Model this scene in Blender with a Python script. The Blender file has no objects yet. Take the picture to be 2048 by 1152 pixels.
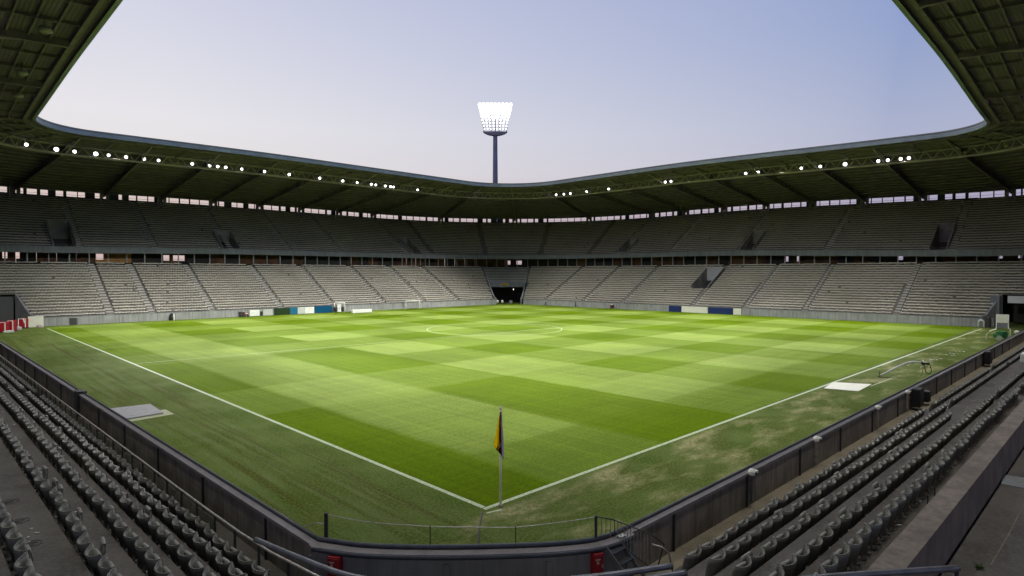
import bpy, math, random
import numpy as np
from mathutils import Vector, Matrix

R = math.radians
random.seed(7)
rng = np.random.default_rng(7)
scene = bpy.context.scene
COL = scene.collection

# ------------------------------------------------------------------ camera
CAMP = (-15.268, -16.815, 8.9)
cam_d = bpy.data.cameras.new('camera')
cam = bpy.data.objects.new('camera', cam_d)
COL.objects.link(cam)
cam.location = CAMP
cam.rotation_euler = (R(90 - 1.33), 0, R(45.27 - 90))
cam_d.sensor_width = 36.0
cam_d.lens = 36.0 * 1206.0 / 2048.0
cam_d.clip_start = 0.1
cam_d.clip_end = 6000
scene.camera = cam

# ------------------------------------------------------------------ sky
SKY_GAIN = 1.0
w = bpy.data.worlds.new('World')
scene.world = w
w.use_nodes = True
nt = w.node_tree
nt.nodes.clear()


def N(tree, kind, **kw):
    n = tree.nodes.new(kind)
    for k, v in kw.items():
        setattr(n, k, v)
    return n


def lin(c):
    return tuple(((x / 255.0) / 12.92 if x / 255.0 <= 0.04045 else ((x / 255.0 + 0.055) / 1.055) ** 2.4) for x in c) + (1.0,)


def ramp(tree, stops, interp='LINEAR'):
    n = tree.nodes.new('ShaderNodeValToRGB')
    cr = n.color_ramp
    cr.interpolation = interp
    while len(cr.elements) > 1:
        cr.elements.remove(cr.elements[-1])
    cr.elements[0].position = stops[0][0]
    cr.elements[0].color = stops[0][1]
    for p, c in stops[1:]:
        e = cr.elements.new(p)
        e.color = c
    return n


tc = N(nt, 'ShaderNodeTexCoord')
sep = N(nt, 'ShaderNodeSeparateXYZ')
nt.links.new(tc.outputs['Generated'], sep.inputs[0])
# dusk glow lies to the north (+y), the blue side to the east (+x)
sub = N(nt, 'ShaderNodeMath', operation='SUBTRACT')
nt.links.new(sep.outputs['Y'], sub.inputs[0])
nt.links.new(sep.outputs['X'], sub.inputs[1])
mr = N(nt, 'ShaderNodeMapRange')
mr.inputs['From Min'].default_value = -0.72
mr.inputs['From Max'].default_value = 0.70
nt.links.new(sub.outputs[0], mr.inputs['Value'])
warm = ramp(nt, [(0.0, lin((200, 180, 178))), (0.115, lin((214, 196, 193))), (0.16, lin((231, 225, 226))), (0.22, lin((232, 230, 235))), (0.34, lin((216, 217, 232))),
                 (0.48, lin((196, 200, 226))), (1.0, lin((120, 140, 190)))])
cool = ramp(nt, [(0.0, lin((160, 150, 170))), (0.115, lin((172, 166, 192))), (0.15, lin((184, 184, 207))), (0.22, lin((168, 177, 207))), (0.34, lin((142, 160, 205))),
                 (0.48, lin((122, 145, 198))), (1.0, lin((80, 105, 165)))])
nt.links.new(sep.outputs['Z'], warm.inputs[0])
nt.links.new(sep.outputs['Z'], cool.inputs[0])
mx = N(nt, 'ShaderNodeMixRGB')
pw = N(nt, 'ShaderNodeMath', operation='POWER')
pw.inputs[1].default_value = 0.64
nt.links.new(mr.outputs[0], pw.inputs[0])
nt.links.new(pw.outputs[0], mx.inputs[0])
nt.links.new(cool.outputs[0], mx.inputs[1])
nt.links.new(warm.outputs[0], mx.inputs[2])
sky = N(nt, 'ShaderNodeTexSky', sky_type='NISHITA')
sky.sun_disc = False
sky.sun_elevation = R(1.0)
sky.sun_rotation = R(-20)
bg1 = N(nt, 'ShaderNodeBackground')
bg1.inputs[1].default_value = 0.97 * SKY_GAIN
nt.links.new(mx.outputs[0], bg1.inputs[0])
bg2 = N(nt, 'ShaderNodeBackground')
bg2.inputs[1].default_value = 0.012
nt.links.new(sky.outputs[0], bg2.inputs[0])
addn = N(nt, 'ShaderNodeAddShader')
outw = N(nt, 'ShaderNodeOutputWorld')
nt.links.new(bg1.outputs[0], addn.inputs[0])
nt.links.new(bg2.outputs[0], addn.inputs[1])
nt.links.new(addn.outputs[0], outw.inputs[0])

scene.view_settings.view_transform = 'Standard'
scene.view_settings.look = 'None'
scene.view_settings.exposure = 0.0
scene.view_settings.gamma = 1.0
scene.cycles.use_denoising = True
scene.cycles.max_bounces = 5
scene.cycles.diffuse_bounces = 3
scene.cycles.glossy_bounces = 2
scene.cycles.transmission_bounces = 4
scene.cycles.transparent_max_bounces = 6
scene.cycles.caustics_reflective = False
scene.cycles.caustics_refractive = False
scene.cycles.sample_clamp_indirect = 4.0

MAST_W = 300000.0      # watts of the mast's lamp bank
DOWN_W = 8800.0
BEAM_GAIN = 1.12
NEAR_W = 120000.0


# ------------------------------------------------------------------ materials
def mat(name, base, rough=0.7, metal=0.0, noise=None, noise2=None, bump=None, emit=None, island=0.0, spec=0.35, streak=None):
    """noise=(scale, colour2, amount); streak darkens with vertically stretched noise (rain stains)"""
    m = bpy.data.materials.new(name)
    m.use_nodes = True
    t = m.node_tree
    b = t.nodes['Principled BSDF']
    b.inputs['Roughness'].default_value = rough
    b.inputs['Metallic'].default_value = metal
    b.inputs['Specular IOR Level'].default_value = spec
    geo = N(t, 'ShaderNodeNewGeometry')
    col = N(t, 'ShaderNodeRGB')
    col.outputs[0].default_value = tuple(base) + (1,)
    cur = col.outputs[0]

    def mixin(cur, scale, c2, amt, mapping=None, lo=0.4, hi=0.65):
        nz = N(t, 'ShaderNodeTexNoise')
        nz.inputs['Scale'].default_value = scale
        nz.inputs['Detail'].default_value = 6
        src = geo.outputs['Position']
        if mapping:
            mp = N(t, 'ShaderNodeMapping')
            mp.inputs['Scale'].default_value = mapping
            t.links.new(src, mp.inputs[0])
            src = mp.outputs[0]
        t.links.new(src, nz.inputs['Vector'])
        r_ = N(t, 'ShaderNodeMapRange')
        r_.inputs['From Min'].default_value = lo
        r_.inputs['From Max'].default_value = hi
        r_.inputs['To Max'].default_value = amt
        t.links.new(nz.outputs[0], r_.inputs['Value'])
        mm = N(t, 'ShaderNodeMixRGB')
        t.links.new(r_.outputs[0], mm.inputs[0])
        t.links.new(cur, mm.inputs[1])
        mm.inputs[2].default_value = tuple(c2) + (1,)
        return mm.outputs[0]
    if noise:
        cur = mixin(cur, *noise)
    if noise2:
        cur = mixin(cur, *noise2)
    if streak:
        cur = mixin(cur, streak[0], streak[1], streak[2], mapping=(1, 1, 0.08))
    if island:
        hsv = N(t, 'ShaderNodeHueSaturation')
        r_ = N(t, 'ShaderNodeMapRange')
        r_.inputs['To Min'].default_value = 1 - island
        r_.inputs['To Max'].default_value = 1 + island
        t.links.new(geo.outputs['Random Per Island'], r_.inputs['Value'])
        t.links.new(r_.outputs[0], hsv.inputs['Value'])
        t.links.new(cur, hsv.inputs['Color'])
        cur = hsv.outputs[0]
    t.links.new(cur, b.inputs['Base Color'])
    if bump:
        nz = N(t, 'ShaderNodeTexNoise')
        nz.inputs['Scale'].default_value = bump[0]
        nz.inputs['Detail'].default_value = 8
        t.links.new(geo.outputs['Position'], nz.inputs['Vector'])
        bp = N(t, 'ShaderNodeBump')
        bp.inputs['Strength'].default_value = bump[1]
        bp.inputs['Distance'].default_value = bump[2]
        t.links.new(nz.outputs[0], bp.inputs['Height'])
        t.links.new(bp.outputs[0], b.inputs['Normal'])
    if emit:
        b.inputs['Emission Color'].default_value = tuple(emit[0]) + (1,)
        b.inputs['Emission Strength'].default_value = emit[1]
    return m


M = {}
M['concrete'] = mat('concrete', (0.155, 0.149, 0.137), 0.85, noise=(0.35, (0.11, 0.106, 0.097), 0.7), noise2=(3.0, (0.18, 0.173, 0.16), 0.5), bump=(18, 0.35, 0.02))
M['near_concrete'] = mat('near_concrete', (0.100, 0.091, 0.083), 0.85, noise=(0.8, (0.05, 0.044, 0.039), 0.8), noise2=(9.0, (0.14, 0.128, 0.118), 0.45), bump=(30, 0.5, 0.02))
M['walk'] = mat('walkway_concrete', (0.24, 0.205, 0.15), 0.9, noise=(0.7, (0.14, 0.12, 0.09), 0.8), noise2=(8.0, (0.3, 0.27, 0.21), 0.4), bump=(25, 0.5, 0.02))
M['parapet'] = mat('parapet_concrete', (0.205, 0.172, 0.148), 0.85, noise=(1.2, (0.12, 0.10, 0.088), 0.8), streak=(6.0, (0.08, 0.07, 0.06), 0.5), bump=(25, 0.5, 0.02))
M['far_wall'] = mat('pitch_wall_concrete', (0.30, 0.31, 0.30), 0.8, noise=(0.5, (0.22, 0.23, 0.22), 0.8), streak=(2.5, (0.14, 0.15, 0.14), 0.5), island=0.06)
M['panel'] = mat('wall_panel', (0.24, 0.215, 0.192), 0.7, noise=(0.9, (0.12, 0.10, 0.088), 0.8), streak=(7.0, (0.08, 0.068, 0.06), 0.6), island=0.14, bump=(40, 0.2, 0.01))
M['coping'] = mat('coping_stone', (0.185, 0.17, 0.172), 0.6, noise=(2.0, (0.12, 0.11, 0.11), 0.8), noise2=(14, (0.24, 0.22, 0.22), 0.5), bump=(30, 0.3, 0.01))
M['corner_dark'] = mat('corner_dark_wall', (0.06, 0.062, 0.066), 0.7, noise=(0.5, (0.05, 0.05, 0.052), 0.8))
M['curved_wall'] = mat('curved_wall_render', (0.20, 0.20, 0.202), 0.7, noise=(0.9, (0.15, 0.15, 0.153), 0.8), streak=(5.0, (0.11, 0.11, 0.112), 0.5), bump=(30, 0.2, 0.01))
M['rail_blue'] = mat('dark_blue_metal', (0.055, 0.062, 0.085), 0.45, 0.3, noise=(3, (0.03, 0.034, 0.045), 0.6))
M['rail_grey'] = mat('grey_tube_metal', (0.16, 0.17, 0.20), 0.35, 0.5, noise=(4, (0.09, 0.09, 0.1), 0.6))
M['rail_dark'] = mat('dark_painted_metal', (0.035, 0.038, 0.04), 0.5, 0.2)
M['galv'] = mat('galvanised_steel', (0.42, 0.40, 0.36), 0.45, 0.6, noise=(6, (0.22, 0.2, 0.17), 0.7))
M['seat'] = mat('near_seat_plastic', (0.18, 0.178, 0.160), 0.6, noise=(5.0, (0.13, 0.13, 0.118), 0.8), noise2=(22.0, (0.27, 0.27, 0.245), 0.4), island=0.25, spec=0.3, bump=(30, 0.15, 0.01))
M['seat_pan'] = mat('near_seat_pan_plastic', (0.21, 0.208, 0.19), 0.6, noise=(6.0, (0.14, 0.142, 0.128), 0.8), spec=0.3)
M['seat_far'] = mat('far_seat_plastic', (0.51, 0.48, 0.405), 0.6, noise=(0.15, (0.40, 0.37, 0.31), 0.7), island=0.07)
M['fascia'] = mat('tier_fascia_metal', (0.15, 0.165, 0.19), 0.6, noise=(0.3, (0.12, 0.13, 0.15), 0.6), streak=(2.0, (0.08, 0.09, 0.10), 0.5))
M['post'] = mat('post_metal', (0.25, 0.26, 0.28), 0.6)
M['brown'] = mat('brown_cladding', (0.12, 0.055, 0.028), 0.7, noise=(0.6, (0.05, 0.025, 0.015), 0.9))
M['tan'] = mat('tan_cladding', (0.45, 0.24, 0.09), 0.7, noise=(0.6, (0.3, 0.16, 0.06), 0.9))
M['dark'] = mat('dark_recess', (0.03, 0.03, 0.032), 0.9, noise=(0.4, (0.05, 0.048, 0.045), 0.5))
M['ramp_tan'] = mat('ramp_tan', (0.30, 0.17, 0.07), 0.8)
M['roofedge'] = mat('roof_edge_metal', (0.30, 0.34, 0.42), 0.45, 0.2, noise=(0.5, (0.22, 0.25, 0.31), 0.7))
M['steel'] = mat('green_grey_steel', (0.23, 0.195, 0.25), 0.6, 0.0, noise=(0.8, (0.12, 0.105, 0.13), 0.7))
M['stair'] = mat('stair_concrete', (0.42, 0.405, 0.37), 0.85, noise=(0.5, (0.33, 0.32, 0.29), 0.7))
M['cheek'] = mat('cheek_concrete', (0.30, 0.295, 0.28), 0.85, noise=(0.5, (0.15, 0.145, 0.135), 0.7))
M['truss'] = mat('truss_steel', (0.46, 0.41, 0.45), 0.5, 0.0, noise=(0.8, (0.33, 0.29, 0.32), 0.7))
M['mast'] = mat('mast_steel', (0.16, 0.17, 0.235), 0.5, 0.2, noise=(0.5, (0.12, 0.13, 0.18), 0.7))
M['lamp_body'] = mat('lamp_body', (0.3, 0.3, 0.27), 0.4, 0.4)
M['lamp_on'] = mat('lamp_glass_lit', (0.9, 0.9, 0.85), 0.4, emit=((1.0, 0.99, 0.93), 5.0))
M['mast_on'] = mat('mast_lamp_lit', (0.9, 0.9, 0.85), 0.4, emit=((1.0, 0.995, 0.96), 4.0))
M['lamp_off'] = mat('lamp_glass_unlit', (0.45, 0.45, 0.36), 0.2, 0.0, noise=(6, (0.2, 0.2, 0.15), 0.8))
M['white'] = mat('white_paint', (0.72, 0.74, 0.68), 0.55, noise=(1.5, (0.55, 0.57, 0.52), 0.5))
M['line'] = mat('line_paint', (0.55, 0.62, 0.42), 0.8, noise=(9.0, (0.22, 0.32, 0.10), 0.85), noise2=(0.5, (0.45, 0.52, 0.36), 0.5))
M['cream'] = mat('cream_panel', (0.70, 0.70, 0.58), 0.6, noise=(1.2, (0.6, 0.6, 0.5), 0.5))
M['palegreen'] = mat('pale_grey_panel', (0.45, 0.48, 0.44), 0.6, noise=(1.0, (0.38, 0.4, 0.37), 0.6))
M['navy'] = mat('navy_panel', (0.018, 0.035, 0.12), 0.6, noise=(1, (0.015, 0.028, 0.1), 0.6), spec=0.1)
M['silver'] = mat('silver_paint', (0.62, 0.63, 0.60), 0.4, noise=(4, (0.45, 0.46, 0.43), 0.6))
M['flank'] = mat('flank_concrete', (0.30, 0.31, 0.33), 0.7, noise=(0.6, (0.2, 0.21, 0.23), 0.8))
M['lintel'] = mat('pale_lintel', (0.55, 0.57, 0.58), 0.7, noise=(0.6, (0.45, 0.47, 0.48), 0.8))
M['teal'] = mat('blue_panel', (0.003, 0.07, 0.15), 0.6, noise=(1, (0.003, 0.055, 0.12), 0.6), spec=0.1)
M['bluepale'] = mat('faded_blue_panel', (0.012, 0.12, 0.22), 0.6, noise=(1, (0.04, 0.15, 0.2), 0.6), spec=0.1)
M['darkgreen'] = mat('dark_green_panel', (0.018, 0.04, 0.012), 0.6, spec=0.1)
M['red'] = mat('red_paint', (0.26, 0.01, 0.016), 0.5, noise=(3, (0.15, 0.008, 0.012), 0.7))
M['red2'] = mat('red_pad', (0.38, 0.008, 0.02), 0.55, noise=(3, (0.2, 0.005, 0.012), 0.7))
M['maroon'] = mat('maroon', (0.09, 0.012, 0.02), 0.6)
M['black'] = mat('black_plastic_and_opening_shade', (0.014, 0.014, 0.015), 0.5)
M['green'] = mat('green_machine_paint', (0.02, 0.14, 0.05), 0.5)
M['grey_plate'] = mat('grey_plate', (0.22, 0.23, 0.25), 0.6, noise=(3, (0.16, 0.165, 0.18), 0.7))
M['mat_grey'] = mat('grey_board', (0.30, 0.30, 0.31), 0.8, noise=(4, (0.22, 0.22, 0.23), 0.7))
M['mat_sand'] = mat('sand_edge', (0.36, 0.38, 0.24), 0.9, noise=(2, (0.28, 0.31, 0.17), 0.7))
M['mat_white'] = mat('white_board', (0.72, 0.72, 0.62), 0.7, noise=(2.5, (0.6, 0.6, 0.5), 0.6))
M['wood_pole'] = mat('pole_white', (0.95, 0.90, 0.77), 0.5, noise=(6, (0.85, 0.8, 0.67), 0.5))
M['yellow'] = mat('yellow_cloth', (1.0, 0.80, 0.01), 0.7, noise=(5, (0.9, 0.65, 0.01), 0.6))
M['flag_maroon'] = mat('maroon_cloth', (0.22, 0.012, 0.035), 0.7)
M['flag_white'] = mat('white_cloth', (0.62, 0.60, 0.72), 0.7)
M['rust'] = mat('rusty_bracket', (0.42, 0.39, 0.35), 0.7, noise=(12, (0.14, 0.07, 0.04), 0.8))
M['leaf'] = mat('weed_leaf', (0.05, 0.09, 0.02), 0.7)
M['ink'] = mat('painted_mark', (0.015, 0.014, 0.013), 0.8)


def translucent(m, amt):
    t = m.node_tree
    b = t.nodes['Principled BSDF']
    tl = N(t, 'ShaderNodeBsdfTranslucent')
    t.links.new(b.inputs['Base Color'].links[0].from_socket, tl.inputs[0])
    mx_ = N(t, 'ShaderNodeMixShader')
    mx_.inputs[0].default_value = amt
    t.links.new(b.outputs[0], mx_.inputs[1])
    t.links.new(tl.outputs[0], mx_.inputs[2])
    t.links.new(mx_.outputs[0], t.nodes['Material Output'].inputs[0])


for k_ in ('yellow', 'flag_maroon', 'flag_white'):
    translucent(M[k_], 0.85)


def glass_mat(name, tint, alpha):
    m = bpy.data.materials.new(name)
    m.use_nodes = True
    t = m.node_tree
    b = t.nodes['Principled BSDF']
    tr = N(t, 'ShaderNodeBsdfTransparent')
    tr.inputs[0].default_value = tint + (1,)
    b.inputs['Base Color'].default_value = (0.25, 0.27, 0.25, 1)
    b.inputs['Roughness'].default_value = 0.12
    mixs = N(t, 'ShaderNodeMixShader')
    mixs.inputs[0].default_value = alpha
    out = t.nodes['Material Output']
    t.links.new(tr.outputs[0], mixs.inputs[1])
    t.links.new(b.outputs[0], mixs.inputs[2])
    t.links.new(mixs.outputs[0], out.inputs[0])
    return m


M['glass'] = glass_mat('safety_glass', (0.975, 0.985, 0.975), 0.025)
M['glass_dirty'] = glass_mat('dirty_glass', (0.7, 0.68, 0.6), 0.32)


def roof_sheet_mat():
    m = mat('roof_sheet', (0.145, 0.113, 0.185), 0.55, noise=(0.5, (0.11, 0.09, 0.135), 0.8), spec=0.3)
    t = m.node_tree
    b = t.nodes['Principled BSDF']
    uv = N(t, 'ShaderNodeUVMap')
    wv = N(t, 'ShaderNodeTexWave', wave_type='BANDS', bands_direction='X', wave_profile='TRI')
    wv.inputs['Scale'].default_value = 0.9
    t.links.new(uv.outputs[0], wv.inputs[0])
    bp = N(t, 'ShaderNodeBump')
    bp.inputs['Strength'].default_value = 0.7
    bp.inputs['Distance'].default_value = 0.06
    t.links.new(wv.outputs['Fac'], bp.inputs['Height'])
    t.links.new(bp.outputs[0], b.inputs['Normal'])
    return m


M['roofsheet'] = roof_sheet_mat()


def grass_mat(name, pitch):
    m = bpy.data.materials.new(name)
    m.use_nodes = True
    t = m.node_tree
    b = t.nodes['Principled BSDF']
    b.inputs['Roughness'].default_value = 0.85
    b.inputs['Specular IOR Level'].default_value = 0.02
    geo = N(t, 'ShaderNodeNewGeometry')
    L = t.links.new

    def noise(scale, mapping=(1, 1, 1), detail=6, rough=0.6):
        mp = N(t, 'ShaderNodeMapping')
        mp.inputs['Scale'].default_value = mapping
        L(geo.outputs['Position'], mp.inputs[0])
        nz = N(t, 'ShaderNodeTexNoise')
        nz.inputs['Scale'].default_value = scale
        nz.inputs['Detail'].default_value = detail
        nz.inputs['Roughness'].default_value = rough
        L(mp.outputs[0], nz.inputs['Vector'])
        return nz.outputs[0]

    def rng_(v, a, b_, c=0.0, d=1.0):
        r_ = N(t, 'ShaderNodeMapRange')
        r_.inputs['From Min'].default_value = a
        r_.inputs['From Max'].default_value = b_
        r_.inputs['To Min'].default_value = c
        r_.inputs['To Max'].default_value = d
        L(v, r_.inputs['Value'])
        return r_.outputs[0]

    def mix(f, a, b_):
        mm = N(t, 'ShaderNodeMixRGB')
        if isinstance(f, float):
            mm.inputs[0].default_value = f
        else:
            L(f, mm.inputs[0])
        for i, x in ((1, a), (2, b_)):
            if isinstance(x, tuple):
                mm.inputs[i].default_value = x + (1,)
            else:
                L(x, mm.inputs[i])
        return mm.outputs[0]

    def mul(a, b_):
        mm = N(t, 'ShaderNodeMath', operation='MULTIPLY')
        L(a, mm.inputs[0])
        if isinstance(b_, float):
            mm.inputs[1].default_value = b_
        else:
            L(b_, mm.inputs[1])
        return mm.outputs[0]
    if pitch:
        at = N(t, 'ShaderNodeAttribute', attribute_name='tone')
        col = mix(at.outputs['Fac'], (0.096, 0.160, 0.0005), (0.208, 0.285, 0.056))

        def gain(col, v, lo, hi, a, b_):
            f_ = rng_(v, lo, hi, a, b_)
            vm = N(t, 'ShaderNodeVectorMath', operation='SCALE')
            L(col, vm.inputs[0])
            L(f_, vm.inputs['Scale'])
            return vm.outputs[0]
        col = gain(col, noise(1.0, (2.2, 0.05, 1)), 0.35, 0.65, 0.90, 1.10)
        col = gain(col, noise(1.0, (0.05, 2.2, 1)), 0.35, 0.65, 0.92, 1.08)
        col = gain(col, noise(0.10), 0.35, 0.65, 0.88, 1.10)
        col = gain(col, noise(6.0, detail=8, rough=0.8), 0.35, 0.65, 0.74, 1.28)
        col = gain(col, noise(17.0, detail=6, rough=0.8), 0.35, 0.65, 0.76, 1.28)
        col = mix(mul(rng_(noise(0.9, (1, 1, 1), 8, 0.75), 0.60, 0.75), 0.35), col, (0.20, 0.24, 0.06))
    else:
        sp = N(t, 'ShaderNodeSeparateXYZ')
        L(geo.outputs['Position'], sp.inputs[0])
        col = mix(rng_(noise(0.25, (1, 1, 1)), 0.38, 0.62), (0.062, 0.108, 0.007), (0.118, 0.165, 0.038))
        # left margin: wheel tracks running along y
        tr = mul(rng_(noise(1.0, (1.3, 0.05, 1), 5), 0.5, 0.62), rng_(sp.outputs['X'], -0.5, -2.0))
        col = mix(mul(tr, 0.85), col, (0.055, 0.062, 0.002))
        moss = mul(rng_(noise(0.22, (1.6, 0.5, 1), 6, 0.7), 0.48, 0.68), rng_(sp.outputs['X'], -0.5, -2.5))
        col = mix(mul(moss, 0.7), col, (0.066, 0.080, 0.002))
        pale = mul(rng_(noise(1.0, (2.4, 0.09, 1), 5), 0.5, 0.66), rng_(sp.outputs['X'], -0.5, -2.0))
        col = mix(mul(pale, 0.45), col, (0.17, 0.19, 0.10))
        # right margin: worn bare patches close to the line
        near_r = mul(rng_(sp.outputs['Y'], -0.2, -0.6), rng_(sp.outputs['Y'], -6.2, -4.2))
        worn = mul(mul(rng_(noise(0.30, (0.7, 1.7, 1), 4, 0.6), 0.50, 0.66), rng_(noise(5.0, (1, 1, 1), 8, 0.85), 0.38, 0.56)), near_r)
        mud = mul(rng_(noise(0.33, (0.6, 1.3, 3), 6, 0.7), 0.42, 0.72), rng_(sp.outputs['Y'], -0.2, -1.2))
        col = mix(mul(mud, 0.8), col, (0.060, 0.062, 0.004))
        col = mix(mul(worn, 1.0), col, (0.44, 0.40, 0.21))
        col = mix(mul(rng_(noise(9.0, detail=8, rough=0.75), 0.45, 0.62), 0.6), col, (0.20, 0.24, 0.10))
        col = mix(mul(rng_(noise(13.0, detail=8, rough=0.75), 0.48, 0.66), 0.6), col, (0.028, 0.045, 0.002))
    L(col, b.inputs['Base Color'])
    bp = N(t, 'ShaderNodeBump')
    bp.inputs['Strength'].default_value = 0.9
    bp.inputs['Distance'].default_value = 0.05
    L(noise(16.0, detail=8, rough=0.8), bp.inputs['Height'])
    L(bp.outputs[0], b.inputs['Normal'])
    return m


M['pitch'] = grass_mat('mown_grass', True)
M['turf'] = grass_mat('margin_turf', False)
M['asphalt'] = mat('asphalt', (0.05, 0.05, 0.05), 0.9, noise=(0.2, (0.07, 0.07, 0.065), 0.6))


# ------------------------------------------------------------------ mesh helpers
class MB:
    def __init__(self):
        self.v = []
        self.f = []

    def add(self, vs, fs):
        n = len(self.v)
        self.v.extend([tuple(map(float, p)) for p in vs])
        self.f.extend([tuple(i + n for i in f) for f in fs])
        return self

    def quad(self, a, b, c, d):
        return self.add([a, b, c, d], [(0, 1, 2, 3)])

    def box(self, c, s, rz=0.0, tilt=None):
        cx, cy, cz = c
        hx, hy, hz = s[0] / 2, s[1] / 2, s[2] / 2
        P = [Vector((x, y, z)) for z in (-hz, hz) for (x, y) in ((-hx, -hy), (hx, -hy), (hx, hy), (-hx, hy))]
        m = Matrix.Rotation(rz, 3, 'Z')
        if tilt:
            m = m @ Matrix.Rotation(tilt, 3, 'X')
        P = [m @ p + Vector(c) for p in P]
        return self.add(P, [(3, 2, 1, 0), (4, 5, 6, 7), (0, 1, 5, 4), (1, 2, 6, 5), (2, 3, 7, 6), (3, 0, 4, 7)])

    def bar(self, p, q, wd, ht=None):
        """rectangular bar between two points"""
        ht = ht or wd
        p, q = Vector(p), Vector(q)
        d = (q - p)
        if d.length < 1e-6:
            return self
        d.normalize()
        up = Vector((0, 0, 1)) if abs(d.z) < 0.95 else Vector((1, 0, 0))
        s = d.cross(up).normalized() * wd / 2
        u = s.cross(d).normalized() * ht / 2
        vs = [p - s - u, p + s - u, p + s + u, p - s + u, q - s - u, q + s - u, q + s + u, q - s + u]
        return self.add(vs, [(0, 1, 2, 3), (7, 6, 5, 4), (4, 5, 1, 0), (5, 6, 2, 1), (6, 7, 3, 2), (7, 4, 0, 3)])

    def tube(self, pts, r, n=8, closed=False, rs=None):
        pts = [Vector(p) for p in pts]
        k = len(pts)
        rings = []
        for i, p in enumerate(pts):
            if closed:
                d = pts[(i + 1) % k] - pts[i - 1]
            else:
                d = pts[min(i + 1, k - 1)] - pts[max(i - 1, 0)]
            d.normalize()
            up = Vector((0, 0, 1)) if abs(d.z) < 0.9 else Vector((1, 0, 0))
            s = d.cross(up).normalized()
            u = s.cross(d).normalized()
            rr = rs[i] if rs else r
            rings.append([p + (s * math.cos(2 * math.pi * j / n) + u * math.sin(2 * math.pi * j / n)) * rr for j in range(n)])
        vs = [q for ring_ in rings for q in ring_]
        fs = []
        for i in range(k if closed else k - 1):
            a, b = i * n, ((i + 1) % k) * n
            for j in range(n):
                fs.append((a + j, a + (j + 1) % n, b + (j + 1) % n, b + j))
        if not closed:
            fs.append(tuple(range(n))[::-1])
            fs.append(tuple((k - 1) * n + j for j in range(n)))
        return self.add(vs, fs)

    def prism(self, poly, z0, z1):
        n = len(poly)
        vs = [(x, y, z0) for x, y in poly] + [(x, y, z1) for x, y in poly]
        fs = [tuple(range(n))[::-1], tuple(range(n, 2 * n))] + [(i, (i + 1) % n, (i + 1) % n + n, i + n) for i in range(n)]
        return self.add(vs, fs)

    def lathe(self, c, prof, n=16, axis=None):
        """prof = [(r, z)]"""
        vs, fs = [], []
        for r_, z_ in prof:
            for j in range(n):
                a = 2 * math.pi * j / n
                vs.append(Vector((r_ * math.cos(a), r_ * math.sin(a), z_)))
        if axis is not None:
            q = Vector((0, 0, 1)).rotation_difference(Vector(axis).normalized())
            vs = [q @ v for v in vs]
        vs = [v + Vector(c) for v in vs]
        for i in range(len(prof) - 1):
            for j in range(n):
                fs.append((i * n + j, i * n + (j + 1) % n, (i + 1) * n + (j + 1) % n, (i + 1) * n + j))
        fs.append(tuple(range(n))[::-1])
        fs.append(tuple((len(prof) - 1) * n + j for j in range(n)))
        return self.add(vs, fs)


def tag(o, label=None, cat=None, group=None, kind=None):
    if label:
        o['label'] = label
    if cat:
        o['category'] = cat
    if group:
        o['group'] = group
    if kind:
        o['kind'] = kind
    return o


def empty(name, loc, label, cat, group=None):
    e = bpy.data.objects.new(name, None)
    e.empty_display_size = 0.3
    COL.objects.link(e)
    e.location = loc
    return tag(e, label, cat, group)


def obj(name, mb, m, parent=None, smooth=False, origin=None, bevel=0):
    """one mesh object; coordinates in mb are world coordinates unless origin is given"""
    me = bpy.data.meshes.new(name)
    off = Vector((0, 0, 0))
    if parent is not None:
        p = parent
        while p is not None:
            off = off + p.location
            p = p.parent
    elif origin is not None:
        off = Vector(origin)
    vs = [(x - off.x, y - off.y, z - off.z) for x, y, z in mb.v]
    me.from_pydata(vs, [], mb.f)
    me.update()
    if smooth:
        me.shade_smooth()
    me.materials.append(m)
    o = bpy.data.objects.new(name, me)
    COL.objects.link(o)
    if parent is not None:
        o.parent = parent
    elif origin is not None:
        o.location = origin
    if bevel:
        bv = o.modifiers.new('bevel', 'BEVEL')
        bv.width = bevel
        bv.segments = 2
        bv.limit_method = 'ANGLE'
    return o


def fast_mesh(name, V, F, m, parent=None):
    """V (n,3) F (k,4) numpy"""
    me = bpy.data.meshes.new(name)
    V = np.asarray(V, dtype=np.float32)
    F = np.asarray(F, dtype=np.int32)
    me.vertices.add(len(V))
    me.vertices.foreach_set('co', V.ravel())
    me.loops.add(F.size)
    me.loops.foreach_set('vertex_index', F.ravel())
    me.polygons.add(len(F))
    me.polygons.foreach_set('loop_start', np.arange(0, F.size, 4, dtype=np.int32))
    me.update(calc_edges=True)
    me.validate()
    me.materials.append(m)
    o = bpy.data.objects.new(name, me)
    COL.objects.link(o)
    if parent is not None:
        o.parent = parent
    return o


# ------------------------------------------------------------------ ring geometry of the bowl
NST, NC = 110, 18


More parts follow.
